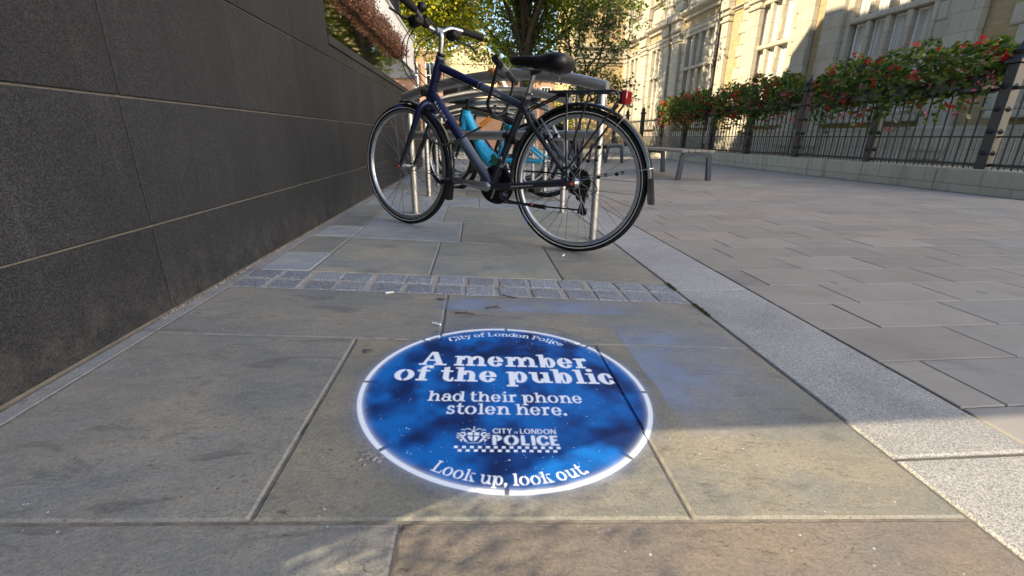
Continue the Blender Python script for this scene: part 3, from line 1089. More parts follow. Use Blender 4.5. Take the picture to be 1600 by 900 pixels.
        if ch == 'A':
            H = 1.36
            ap = W * .48
            c = s.poly(x, y, [(.12, 0), (.12 + t * 1.2, 0), (ap + .03, H), (ap - t * .9, H)])
            c = mx(c, s.poly(x, y, [(ap - t * .8, H), (ap + w * .75, H), (W - .04, 0), (W - w * 1.25 - .04, 0)]))
            c = mx(c, R(x, y, W * .26, .42, W * .72, .42 + t * .9))
            c = mx(c, R(x, y, -.04, 0, .42, sh))
            c = mx(c, R(x, y, W - w * 1.25 - .2, 0, W + .14, sh))
            return c * (1 - s.poly(x, y, [(ap - t * .8 - gap, H + .1), (ap - t * .8 + gap, H + .1), (W * .34 + gap, .8), (W * .34 - gap, .8)]) * 0.0)
        H = 1.38
        if ch == 'C':
            c = s.ring(x, y, W * .54, H / 2, W * .54, H / 2 + .03, w * 1.15, t, .03)
            c = c * (1 - s.poly(x, y, [(W * .54, H / 2), (W * 1.4, H * .82), (W * 1.4, H * .18)]))
            c = mx(c, R(x, y, W * .93, H * .66, W * .93 + t, H))
            return c
        if ch == 'L':
            c = mx(R(x, y, .16, 0, .16 + w, H), R(x, y, 0, H - sh, .16 + w + .16, H))
            c = mx(c, R(x, y, 0, 0, W, sh))
            return mx(c, s.poly(x, y, [(W - t * 1.2, 0), (W, 0), (W + .03, .42), (W - t * .4, .42)]))
        if ch == 'P':
            c = mx(R(x, y, .16, 0, .16 + w, H), R(x, y, 0, 0, .16 + w + .16, sh))
            c = mx(c, s.ring(x, y, .16 + w + .12, H * .72, W - w - .26, H * .30, w, t) * (x > .16 + w + .06))
            return mx(c, R(x, y, 0, H - sh, .2 + w, H))
        if ch == '.':
            return s.ell(x, y, W * .5, .12, w * .55 + .03, w * .55 + .03)
        if ch == ',':
            return mx(s.ell(x, y, W * .5, .12, w * .5 + .04, w * .5 + .04), s.poly(x, y, [(W * .5, .1), (W * .5 + w * .5 + .04, .12), (W * .5 - .02, -.24), (W * .5 - .12, -.18)]))
        return np.zeros_like(x)

class Caps(Glyphs):
    """flared plain capitals, cap height = 1"""
    def width(s, ch):
        return {'C': .82, 'I': .34, 'T': .74, 'Y': .78, 'O': 1.02, 'F': .6, 'L': .62, 'N': .9, 'D': .9, 'P': .72, 'E': .64, ' ': .3}[ch]
    def draw(s, ch, x, y):
        w, t = s.w, s.t
        W = s.width(ch) - .12
        R, mx = s.rect, np.maximum
        def stem(x0):
            return s.poly(x, y, [(x0 - .02, 0), (x0 + w + .02, 0), (x0 + w, .5), (x0 + w + .02, 1), (x0 - .02, 1), (x0, .5)])
        if ch == 'I':
            return stem(.03)
        if ch == 'C':
            c = s.ring(x, y, W * .6, .5, W * .6, .52, w * 1.05, t)
            return c * (1 - s.poly(x, y, [(W * .6, .5), (W * 1.5, .95), (W * 1.5, .05)]))
        if ch == 'O':
            c = s.ring(x, y, W / 2, .5, W / 2, .52, w * 1.05, t)
            return c * (1 - R(x, y, W / 2 - .03, .8, W / 2 + .03, 2)) * (1 - R(x, y, W / 2 - .03, -1, W / 2 + .03, .2))
        if ch == 'T':
            return mx(stem(W / 2 - w / 2), R(x, y, 0, 1 - t, W, 1))
        if ch == 'L':
            return mx(stem(.02), R(x, y, .02, 0, W, t))
        if ch == 'E':
            return mx(mx(stem(.02), R(x, y, .02, 0, W, t)), mx(R(x, y, .02, 1 - t, W - .02, 1), R(x, y, .02, .47, W - .08, .47 + t)))
        if ch == 'F':
            return mx(stem(.02), mx(R(x, y, .02, 1 - t, W, 1), R(x, y, .02, .45, W - .06, .45 + t)))
        if ch == 'P':
            c = s.ring(x, y, w * .7, .70, W - w * .7, .32, w, t) * (x > w + .05)
            return mx(stem(.02), c)
        if ch == 'D':
            c = s.ring(x, y, w * .5, .5, W - w * .5, .52, w, t) * (x > w + .05)
            return mx(stem(.02), c)
        if ch == 'N':
            return mx(mx(R(x, y, .02, 0, .02 + w * .8, 1), R(x, y, W - w * .8, 0, W, 1)), s.poly(x, y, [(.02, 1), (.02 + w * 1.2, 1), (W, 0), (W - w * 1.2, 0)]))
        if ch == 'Y':
            return mx(R(x, y, W / 2 - w / 2, 0, W / 2 + w / 2, .5), mx(s.poly(x, y, [(0, 1), (w * 1.1, 1), (W / 2 + w * .4, .42), (W / 2 - w * .4, .42)]), s.poly(x, y, [(W, 1), (W - w, 1), (W / 2 - w * .3, .42), (W / 2 + w * .4, .42)])))
        return np.zeros_like(x)

def roundel():
    step = 0.00118
    rad = PR0 + 0.035
    n = int(2 * rad / step) + 1
    ax = np.linspace(-rad, rad, n)
    X, Y = np.meshgrid(ax, ax)
    inside = X ** 2 + Y ** 2 < rad ** 2
    # plaque coordinates in units of the ring radius, turned with the lettering
    ca, sa = math.cos(ROT), math.sin(ROT)
    U = (X * ca + Y * sa) / PR0
    Vv = (-X * sa + Y * ca) / PR0
    text = np.zeros_like(U)
    def put(mask_fn, bx):
        """evaluate only inside a box (u0, v0, u1, v1)"""
        m = (U > bx[0]) & (U < bx[2]) & (Vv > bx[1]) & (Vv < bx[3])
        if m.any():
            text[m] = np.maximum(text[m], mask_fn(U[m], Vv[m]))
    def straight(font, s_, x0, x1, base, size):
        tot = sum(font.width(c) for c in s_)
        kx = (x1 - x0) / tot
        cur = x0
        for c in s_:
            wd = font.width(c) * kx
            if c != ' ':
                put(lambda u, v, c=c, cur=cur: font.draw(c, (u - cur) / kx, (v - base) / size), (cur - .03, base - size * .6, cur + wd + .03, base + size * 1.7))
            cur += wd
    def arc(font, s_, a0, a1, rb, size, bottom):
        tot = sum(font.width(c) for c in s_)
        k = (a1 - a0) / tot
        R_ = np.hypot(U, Vv)
        TH = np.arctan2(Vv, U)
        cur = a0
        for c in s_:
            wd = font.width(c) * k
            if c != ' ':
                mid = cur + wd / 2
                du = (TH - mid) * rb
                dv = (rb - R_) if bottom else (R_ - rb)
                if not bottom:
                    du = -du
                m = (np.abs(du) < abs(wd) * rb * .5 + .012) & (dv < size * 1.8) & (dv > -size * .6)
                sc = abs(k) * rb
                text[m] = np.maximum(text[m], font.draw(c, du[m] / sc + font.width(c) / 2, dv[m] / size))
            cur += wd
    bold = Glyphs(0.31, 0.15, 0.03)
    reg = Glyphs(0.23, 0.13, 0.05)
    small = Glyphs(0.21, 0.13, 0.07)
    straight(bold, 'A member', -.645, .665, .290, .156)
    straight(bold, 'of the public', -.80, .815, .064, .150)
    straight(reg, 'had their phone', -.525, .515, -.186, .088)
    straight(reg, 'stolen here.', -.39, .385, -.326, .088)
    arc(reg, 'Look up, look out.', math.radians(-117.5), math.radians(-63.5), .925, .062, True)
    arc(small, 'City of London Police', math.radians(122), math.radians(53), .828, .055, False)
    capb = Caps(0.24, 0.16, 0.05)
    caps = Caps(0.17, 0.13, 0.07)
    straight(capb, 'POLICE', -.105, .292, -.618, .088)
    straight(caps, 'CITY', -.10, .020, -.514, .046)
    straight(caps, 'OF', .026, .052, -.514, .020)
    straight(caps, 'LONDON', .062, .282, -.514, .046)
    # chequered band
    for r_ in range(2):
        for i in range(14 if r_ == 0 else 13):
            cx0 = -.318 + (i * 2 + r_) * .0223
            y0_ = -.648 - r_ * .029
            put(lambda u, v, a=cx0, b=y0_: capb.rect(u / .03, v / .03, a / .03, b / .03, (a + .0215) / .03, (b + .021) / .03), (cx0 - .01, y0_ - .01, cx0 + .035, y0_ + .035))
    # small crest: quartered shield between two winged supporters, plume above
    def crest(u, v):
        x, y = (u + .213) / .1, (v + .545) / .1
        g = Glyphs(0.2, 0.1, 0.03)
        c = g.poly(x, y, [(-.34, .38), (.34, .38), (.34, -.05), (.2, -.32), (0, -.47), (-.2, -.32), (-.34, -.05)])
        c = c * (1 - g.rect(x, y, -.045, -.6, .045, .5)) * (1 - g.rect(x, y, -.5, .02, .5, .10))
        for sx in (-1, 1):
            q = x * sx
            c = np.maximum(c, g.line(q, y, [(.44, -.42), (.50, -.25), (.62, -.12), (.56, .05), (.46, .2), (.56, .36), (.70, .34)], .055))
            c = np.maximum(c, g.line(q, y, [(.62, .05), (.78, .22), (.92, .30)], .035))
            c = np.maximum(c, g.line(q, y, [(.62, .0), (.82, .10), (.97, .12)], .03))
            c = np.maximum(c, g.line(q, y, [(.62, -.1), (.84, -.04), (.95, -.08), (.86, -.18)], .028))
            c = np.maximum(c, g.line(q, y, [(.58, -.22), (.74, -.30), (.66, -.42)], .04))
            c = np.maximum(c, g.line(q, y, [(.48, -.3), (.36, -.44)], .035))
            c = np.maximum(c, g.line(q, y, [(.16, .62), (.32, .74), (.44, .70)], .03))
            c = np.maximum(c, g.line(q, y, [(.50, .56), (.60, .66), (.72, .60)], .025))
        c = np.maximum(c, g.poly(x, y, [(-.12, .42), (.12, .42), (.09, .56), (-.09, .56)]))
        c = np.maximum(c, g.line(x, y, [(-.02, .62), (.05, .78), (.02, .92)], .03))
        c = np.maximum(c, g.line(x, y, [(-.35, -.56), (.35, -.56)], .02))
        return c
    put(crest, (-.33, -.62, -.1, -.43))
    r_ = np.hypot(U, Vv)
    th = np.degrees(np.arctan2(Vv, U))
    ring = np.clip((r_ - .955) / .016 + .5, 0, 1) * np.clip((.993 - r_) / .014 + .5, 0, 1)
    gapm = np.zeros_like(r_)
    for k_ in range(8):
        g0 = -2 + 45 * k_
        d_ = np.abs((th - g0 + 180) % 360 - 180) * math.pi / 180 * r_
        gapm = np.maximum(gapm, np.clip((.011 - d_) / .006 + .5, 0, 1))
    ring = ring * (1 - gapm * .92)
    disc = np.clip((.958 - r_) / .012 + .5, 0, 1)
    # soft spray mist either side of the ring, and a little over the letters' edges
    glow_out = np.exp(-np.maximum(r_ - .985, 0) / .020) * (r_ > .97) * .6
    glow_in = np.exp(-np.maximum(.955 - r_, 0) / .013) * .4
    blue_mist = np.exp(-np.maximum(r_ - .99, 0) / .04) * (r_ > .97) * .5
    # speckle texture
    sp = rng.random(U.shape)
    # blocky random fields for the uneven spraying
    def field(cell, seed):
        g = np.random.default_rng(seed).random((int(2 * rad / cell) + 4,) * 2)
        fx = (X + rad) / cell
        fy = (Y + rad) / cell
        i, j = fx.astype(int), fy.astype(int)
        a, b = fx - i, fy - j
        a = a * a * (3 - 2 * a)
        b = b * b * (3 - 2 * b)
        return (g[j, i] * (1 - a) + g[j, i + 1] * a) * (1 - b) + (g[j + 1, i] * (1 - a) + g[j + 1, i + 1] * a) * b
    cloud = .42 * field(.085, 3) + .40 * field(.045, 4) + .18 * field(.02, 5)
    cloud = np.clip((cloud - .30) / .36, 0, 1)
    wear = field(.006, 8) * .6 + field(.0025, 9) * .4
    streak = field(.05, 12)
    white = np.maximum(text * (0.92 + .08 * sp), ring * (.93 + .07 * sp))
    white = np.maximum(white, glow_in * disc * (1 - gapm * .7) * (.75 + .25 * sp))
    # chips and fine white dust on the blue
    dust = ((sp > .9990) & (field(.03, 21) > .5)) | ((wear > .86) & (streak > .66))
    white = np.maximum(white, dust * disc * .75)
    alpha = np.clip(np.maximum(np.maximum(disc, ring), np.maximum(glow_out * (.55 + .6 * sp), blue_mist * (.5 + .6 * sp))), 0, 1)
    out = r_ > .985
    white = np.where(out, np.maximum(ring, np.clip(glow_out / (glow_out + blue_mist * .9 + 1e-4), 0, 1)), white)
    scr = ((wear > .90) & (field(.04, 31) > .55))
    alpha = np.where(scr & (r_ < .99), alpha * .45, alpha)
    idx = -np.ones(U.shape, dtype=np.int64)
    sel = inside
    idx[sel] = np.arange(sel.sum())
    gx = X[sel] + PC[0]
    gy = Y[sel] + PC[1]
    Z = -0.046 * gx + 0.0009
    def groove(d, hw):
        return np.clip((hw - np.abs(d)) / .0016 + .5, 0, 1)
    g1 = groove(gy - (1.101 - .031 * gx), .0032)
    g2 = groove(gx - .320, .0032) * (gy < 1.101 - .031 * gx)
    g3 = groove(gx + .108, .0032) * (gy > 1.101 - .031 * gx)
    gr = np.maximum(np.maximum(g1, g2), g3)
    Z = Z - .0033 * gr
    q = sel[:-1, :-1] & sel[1:, :-1] & sel[:-1, 1:] & sel[1:, 1:]
    Fq = np.stack([idx[:-1, :-1][q], idx[:-1, 1:][q], idx[1:, 1:][q], idx[1:, :-1][q]], 1)
    t = NT('sprayed_paint')
    at = t.n('ShaderNodeAttribute', attribute_name='paint')
    sc = t.n('ShaderNodeSeparateColor')
    t.t.links.new(at.outputs['Color'], sc.inputs[0])
    bl = t.ramp(sc.outputs[1], [(0.0, (0.0006, 0.018, 0.100, 1)), (0.45, (0.0012, 0.050, 0.225, 1)), (1.0, (0.002, 0.125, 0.44, 1))])
    p = t.world()
    bl = t.mix(t.math('MULTIPLY', t.step(t.noise(p, 420, 4, .75), 0.40, 0.66), 0.6), bl, t.mix(1.0, bl, (0.45, 0.42, 0.50, 1), 'MULTIPLY'))
    sct = t.noise(t.mapping(p, (2.2, 0.7, 1), (0, 0, 0.5)), 26, 6, 0.75, 1.0)
    bl = t.mix(t.math('MULTIPLY', t.step(sct, 0.60, 0.72), 0.22), bl, (0.16, 0.24, 0.38, 1))
    wh = t.mix(t.math('MULTIPLY', t.step(t.noise(p, 380, 4, .75), 0.45, 0.7), 0.55), (0.74, 0.78, 0.85, 1), (0.50, 0.56, 0.66, 1))
    col = t.mix(sc.outputs[0], bl, wh)
    t.bump(t.noise(p, 240, 5, .7), 0.35, 0.002)
    t.fin(col, 0.62, 0.0, 0.25)
    tr = t.n('ShaderNodeBsdfTransparent')
    ms = t.n('ShaderNodeMixShader')
    wearm = t.math('SUBTRACT', 1.0, t.math('MULTIPLY', t.step(t.noise(p, 520, 4, .8), 0.60, 0.74), 0.5))
    al = t.math('MULTIPLY', at.outputs['Alpha'], wearm)
    t.t.links.new(al, ms.inputs[0])
    t.t.links.new(tr.outputs[0], ms.inputs[1])
    t.t.links.new(t.b.outputs[0], ms.inputs[2])
    t.t.links.new(ms.outputs[0], t.out.inputs[0])
    o = npmesh('painted_roundel', np.stack([gx, gy, Z], 1), Fq, t.m, smooth=True)
    alpha_v = np.where(gr > .5, alpha[sel] * .72, alpha[sel])
    at_ = o.data.color_attributes.new('paint', 'FLOAT_COLOR', 'POINT')
    data = np.stack([white[sel], cloud[sel], np.zeros(sel.sum()), alpha_v], 1).astype(np.float32)
    at_.data.foreach_set('color', data.ravel())
    tag(o, 'round blue and white stencilled notice sprayed on the pavement', 'painted sign')
roundel()

def spray_haze():
    """faint blue mist left around an earlier rectangular stencil sheet"""
    xs = np.arange(-.16, .775, .006)
    ys = np.arange(.62, 1.46, .006)
    X, Y = np.meshgrid(xs, ys)
    d_top = Y - (1.325 - .03 * X)                # beyond the sheet's far edge
    d_right = X - (.405 + .0 * Y)                # right of the sheet's right edge
    r1 = np.random.default_rng(5)
    top = np.clip(d_top / .006, 0, 1) * np.exp(-np.maximum(d_top, 0) / .22) * np.clip((X + .16) / .08, 0, 1) * np.clip((.62 - X) / .2, 0, 1)
    rgt = np.clip(d_right / .006, 0, 1) * np.exp(-np.maximum(d_right, 0) / .20) * np.clip((1.26 - Y) / .12, 0, 1) * np.clip((Y - .66) / .25, 0, 1)
    g = r1.random((40, 40))
    fx, fy = (X + .2) / .05, (Y - .6) / .05
    i, j = fx.astype(int), fy.astype(int)
    a, b = fx - i, fy - j
    nz = (g[j, i] * (1 - a) + g[j, i + 1] * a) * (1 - b) + (g[j + 1, i] * (1 - a) + g[j + 1, i + 1] * a) * b
    al = np.clip(np.maximum(top * .75, rgt * .95) * (.4 + 1.0 * nz), 0, .66)
    edge = np.minimum(np.minimum(X - xs[0], xs[-1] - X), np.minimum(Y - ys[0], ys[-1] - Y)) / .04
    al = al * np.clip(edge, 0, 1)
    under = np.hypot(X - PC[0], Y - PC[1]) < PR0 + .03
    Z = -.046 * X + np.where(under, .0003, .0006)
    al = np.where(under, 0, al)
    # mortar joints stay uncovered
    gj = (np.abs(Y - (1.101 - .031 * X)) < .006)
    al = np.where(gj, 0, al)
    n, m_ = X.shape
    ids = np.arange(n * m_).reshape(n, m_)
    keep = (al[:-1, :-1] + al[1:, 1:] + al[:-1, 1:] + al[1:, :-1]) > .004
    F_ = np.stack([ids[:-1, :-1][keep], ids[:-1, 1:][keep], ids[1:, 1:][keep], ids[1:, :-1][keep]], 1)
    t = NT('blue_spray_mist')
    at = t.n('ShaderNodeAttribute', attribute_name='paint')
    p = t.world()
    sp = t.step(t.noise(p, 500, 3, .8), .3, .62)
    t.fin((0.24, 0.32, 0.50, 1), 0.75)
    tr = t.n('ShaderNodeBsdfTransparent')
    ms = t.n('ShaderNodeMixShader')
    t.t.links.new(t.math('MULTIPLY', at.outputs['Alpha'], sp), ms.inputs[0])
    t.t.links.new(tr.outputs[0], ms.inputs[1])
    t.t.links.new(t.b.outputs[0], ms.inputs[2])
    t.t.links.new(ms.outputs[0], t.out.inputs[0])
    o = npmesh('paint_mist', np.stack([X.ravel(), Y.ravel(), Z.ravel()], 1), F_, t.m, smooth=True)
    at_ = o.data.color_attributes.new('paint', 'FLOAT_COLOR', 'POINT')
    d = np.zeros((n * m_, 4), dtype=np.float32)
    d[:, 3] = al.ravel()
    at_.data.foreach_set('color', d.ravel())
    tag(o, 'faint blue spray mist on the slabs behind and right of the roundel', 'paint mark')
spray_haze()

# ================================================================== LEFT BUILDING (dark granite, glass band, white fascia)
WX = -0.90
office = tag(empty('office_building', (WX, 4.0, 0.04)), 'dark granite clad building with a glass band along the left', 'building')
def off_part(mb, name, mat, smooth=False, color=None, kind=None, label=None):
    mb.map(lambda p: p - Vector((WX, 4.0, 0.04)))
    o = mb.build(name, mat, office, smooth=smooth, kind=kind, label=label)
    if color:
        o.color = tuple(color) + (1,)
    return o
# solid core behind the cladding, plus unseen pieces added to shape the sun patch
core = MB()
core.box((WX - 3.007, (0.13 + 7.87) / 2, 0.55), (6.0, 7.74, 1.05))
core.box((WX - 3.007, (0.135 + 3.15) / 2, 5.165), (6.0, 3.015, 8.17))
core.prism([(WX - 0.007, .128, .66), (WX - 0.007, .128, 9.25), (WX - 0.007, -7.1, 9.25)], (-.4, 0, 0))  # unseen slanted screen, added so the shadow edge falls level across the slabs
core.box((WX - 3.007, -3.9, 0.19), (6.0, 8.05, 0.38))  # unseen low wall, added to keep the left of the sun patch shaded
core.box((WX - 3.46, (3.2 + 7.8) / 2, 5.9), (6.4, 4.6, 7.4))
off_part(core, 'core_and_sun_screen', M['wallmortar'])
zs = [0.045, 0.292, 0.625, 0.995]
def panel(y0, y1, z0, z1, x=WX):
    m = MB()
    j, jv = 0.0028, 0.0021
    m.bbox((x - 0.015, (y0 + y1) / 2, (z0 + z1) / 2), (0.03, y1 - y0 - 2 * jv, z1 - z0 - 2 * j), 0.0022)
    g = random.uniform(0.86, 1.14)
    off_part(m, 'cladding_panel', M['panel'], color=(g, g * random.uniform(.98, 1.01), g * random.uniform(.97, 1.02)))
PY = 0.622
# tall pier near the camera: courses rise to the roof
k0 = 3.16
ys_a = [k0 - PY * i for i in range(0, 6)][::-1]     # vertical joints
ys_a = [max(v, 0.14) for v in ys_a]
ys_b = [k0 - PY * 0.0, 2.53, 2.53 - PY, 2.53 - 2 * PY, 2.53 - 3 * PY, 0.14]
ys_b = sorted(set(max(v, 0.14) for v in ys_b))
tall = [0.045, 0.292, 0.625, 0.995, 1.62, 2.25, 2.88, 3.5, 4.6, 6.0, 7.6, 9.25]
for i in range(len(tall) - 1):
    rows = ys_b if i in (0, 1, 3, 5, 7, 9) else ys_a
    if i == 2:
        rows = ys_a
    for a, b in zip(rows[:-1], rows[1:]):
        if b - a > 0.05:
            panel(a, b, tall[i], tall[i + 1])
# low wall beyond the glass bay
for i in range(3):
    st = k0 + (0.0 if i % 2 == 0 else 0.0)
    y = st
    first = PY * (0.5 if i == 0 else 1.0)
    while y < 7.88:
        y2 = min(y + first, 7.88)
        first = PY
        panel(y, y2, zs[i], zs[i + 1])
        y = y2
y = k0
while y < 7.88:
    y2 = min(y + PY, 7.88)
    panel(y, y2, 0.995, 1.068)
    m = MB().bbox((WX - 0.02, (y + y2) / 2, 1.098), (0.06, y2 - y - 0.004, 0.054), 0.004)
    off_part(m, 'coping_stone', M['panel'], color=(1.25, 1.2, 1.15))
    y = y2
# return wall at the far end
for i in range(3):
    m = MB().bbox((WX - 0.6, 7.895, (zs[i] + zs[i + 1]) / 2), (1.16, 0.03, zs[i + 1] - zs[i] - 0.005), 0.0025)
    off_part(m, 'cladding_panel', M['panel'], color=(1, 1, 1))
# glass band
y = k0 + 0.01
while y < 7.7:
    y2 = min(y + 1.52, 7.75)
    off_part(MB().box((WX - 0.03, (y + y2) / 2, 1.128 + 0.145), (0.012, y2 - y - 0.006, 0.29)), 'glass_pane', M['rglass'])
    y = y2
off_part(MB().bbox((WX - 0.035, (k0 + 7.8) / 2, 1.428), (0.030, 7.8 - k0, 0.014), 0.003), 'ledge', M['darkframe'])
off_part(MB().box((WX - 0.12, (k0 + 7.8) / 2, 1.30), (0.06, 7.8 - k0 - 0.02, 0.24)), 'recess_lining', M['boxgrey'])
# white fascia in long panels
y = k0 + 0.02
while y < 7.9:
    y2 = min(y + 1.58, 7.9)
    off_part(MB().bbox((WX - 0.075, (y + y2) / 2, 1.715), (0.05, y2 - y - 0.004, 0.44), 0.003), 'fascia_panel', M['fascia'])
    y = y2
off_part(MB().bbox((WX - 0.62, 7.905, 1.715), (1.08, 0.03, 0.44), 0.003), 'fascia_panel', M['fascia'])
off_part(MB().bbox((WX - 0.55, (k0 + 7.9) / 2, 1.945), (1.05, 7.9 - k0 + .03, 0.02), 0.003), 'parapet_cap', M['fascia'])
# dark glazing of the storeys above
for zi in range(4):
    z0 = 2.0 + zi * 1.85
    yb = 3.25
    while yb < 6.8:
        m = MB()
        for yy_ in (yb + 0.03, yb + 1.02):
            m.bbox((WX - 0.22, yy_, z0 + 0.85), (0.09, 0.06, 1.7), 0.006)
        for zz in (z0 + 0.03, z0 + 1.67):
            m.bbox((WX - 0.22, yb + 0.525, zz), (0.08, 0.93, 0.06), 0.006)
        fr = off_part(m, 'window', M['darkframe'])
        g_ = MB().box((WX - 0.245, yb + 0.525, z0 + 0.85), (0.01, 0.93, 1.6)).map(lambda p: p - Vector((WX, 4.0, 0.04)))
        g_.build('pane', M['glass'], fr, smooth=False)
        yb += 1.1

# dried brown flower heads along the ledge
def dried():
    root = tag(empty('dried_flowers', (WX - 0.015, 4.8, 1.44)), 'long row of dried brown flower heads on the ledge above the glass', 'plant')
    r = np.random.default_rng(3)
    V, Fc = [], []
    n = 15000
    for i in range(n):
        yv = r.uniform(3.2, 6.15)
        zc = abs(r.normal(0, 0.085)) - .02
        hgt = 0.20 * (0.75 + 0.25 * math.sin(yv * 9) + 0.15 * math.sin(yv * 23))
        zc = min(r.uniform(-.10, 1.0) * hgt, .24)
        xc = (r.normal(0.035, 0.045) if zc > 0 else r.uniform(.0, .05)) * (1 - 0.35 * max(zc, 0) / .25)
        c = np.array([xc, yv - 4.8, zc])
        s_ = r.uniform(0.006, 0.016)
        d1 = r.normal(size=3); d1 /= np.linalg.norm(d1)
        d2 = np.cross(d1, r.normal(size=3)); d2 /= np.linalg.norm(d2)
        k_ = len(V)
        V += [c - d1 * s_, c + d2 * s_ * .45, c + d1 * s_, c - d2 * s_ * .45]
        Fc.append((k_, k_ + 1, k_ + 2, k_ + 3))
    o = npmesh('flower_head', np.array(V), np.array(Fc), M['dry'], root)
    o['kind'] = 'stuff'
    st = MB()
    for i in range(260):
        yv = r.uniform(3.2, 6.15) - 4.8
        x0 = r.uniform(-.03, .04)
        tip = (x0 + r.normal(0, .04), yv + r.normal(0, .04), r.uniform(.1, .24))
        st.tube([(x0, yv, 0), tip], 0.0014, 4, False)
    st.build('stems', M['twig'], root, kind='stuff')
    tr = MB().bbox((-0.018, -0.1, 0.012), (0.04, 2.95, 0.020), 0.004)
    tr.build('trough', M['darkframe'], root)
dried()

# ================================================================== BICYCLE STANDS
RE = Vector((0.856, -0.517, 0)).normalized()
RN = Vector((0.517, 0.856, 0)).normalized()
def rack_proto():
    """coordinates: x along the stand from its wall-side leg, y across, z up"""
    parts = []
    top = [(-0.03, .776), (0.114, .813), (.264, .842), (.451, .866), (.626, .877), (.751, .878), (.91, .870), (1.061, .850), (1.189, .824), (1.312, .792)]
    secs = []
    for (u, z) in top:
        hh = 0.058
        prof = []
        for k in range(14):
            a = 2 * math.pi * k / 14
            ce, se = math.cos(a), math.sin(a)
            q = 0.55
            prof.append(Vector((u, 0.036 * math.copysign(abs(ce) ** q, ce), z - hh / 2 + hh / 2 * math.copysign(abs(se) ** q, se))))
        secs.append(prof)
    parts.append(('arched_beam', MB().loft(secs), 50))
    for u, zb in ((0.0, 0.0), (1.285, -0.05)):
        m = MB()
        m.tube([(u, 0, zb), (u, 0, .74)], 0.0255, 14, True, flat=(0.8, (0, 1, 0)))
        m.bbox((u, 0, .72), (.05, .012, .14), .003)
        parts.append(('leg', m, 40))
        parts.append(('base_collar', MB().lathe([(0.026, 0), (0.045, 0), (0.045, 0.003), (0.026, 0.006)], (u, 0, zb + .0005 + 0.0), (0, 0, 1), 20), 40))
    parts.append(('rail', MB().tube([(-0.02, 0, .518), (1.29, 0, .524)], 0.0265, 16), 40))
    return parts
rack_labels = ['nearest steel arched bicycle stand, the blue and grey bicycle standing beside it',
               'steel arched bicycle stand second from the camera, just behind the nearest one',
               'steel arched bicycle stand third from the camera, behind the turquoise bicycle',
               'steel arched bicycle stand fourth from the camera in the receding row',
               'steel arched bicycle stand fifth from the camera in the receding row',
               'farthest steel arched bicycle stand at the end of the row']
rp = rack_proto()
rmesh = []
for nm, mb, a in rp:
    me = mb.mesh(nm, True, a)
    me.materials.append(M['steel'])
    rmesh.append((nm, me))
for i in range(6):
    base = Vector((-0.428, 3.147 + 0.962 * i, 0.0197))
    mt = Matrix(((RE.x, RN.x, 0, base.x), (RE.y, RN.y, 0, base.y), (0, 0, 1, base.z), (0, 0, 0, 1)))
    e = tag(empty('bicycle_stand', mat=mt), rack_labels[i], 'bicycle stand', 'arched bicycle stands in a row')
    for nm, me in rmesh:
        obj(nm, me, e)

# ================================================================== THE BICYCLE
Rc = Vector((0.476, 2.179, gz(0.476) + 0.0005))
Fc_ = Vector((-0.4295, 2.765, gz(-0.4295) + 0.0005))
ES = (Fc_ - Rc).normalized()
EY = Vector((0, 0, 1)).cross(ES).normalized()       # bicycle's left, towards the camera
EZ = ES.cross(EY)
BM = Matrix(((ES.x, EY.x, EZ.x, Rc.x), (ES.y, EY.y, EZ.y, Rc.y), (ES.z, EY.z, EZ.z, Rc.z), (0, 0, 0, 1)))
bike = tag(empty('bicycle', mat=BM), 'deep blue and slate grey city bicycle with mudguards and rear carrier by the nearest stand', 'bicycle')
HUBF = Vector((1.079, 0, .345))
HUBR = Vector((0, 0, .345))
# steering: everything on the front fork turns a little to the right
AX0 = Vector((.877, 0, .73))
AXD = Vector((-.32, 0, .947)).normalized()
SQ = Matrix.Rotation(math.radians(-5.5), 3, AXD)
def steer(p):
    return SQ @ (Vector(p) - AX0) + AX0

M['fp'] = frame_paint('blue_to_grey_frame_paint', (0.94, 0.44, -0.857), True)
M['fkp'] = frame_paint('blue_to_grey_fork_paint', (-0.42, 0.90, -0.103), False)

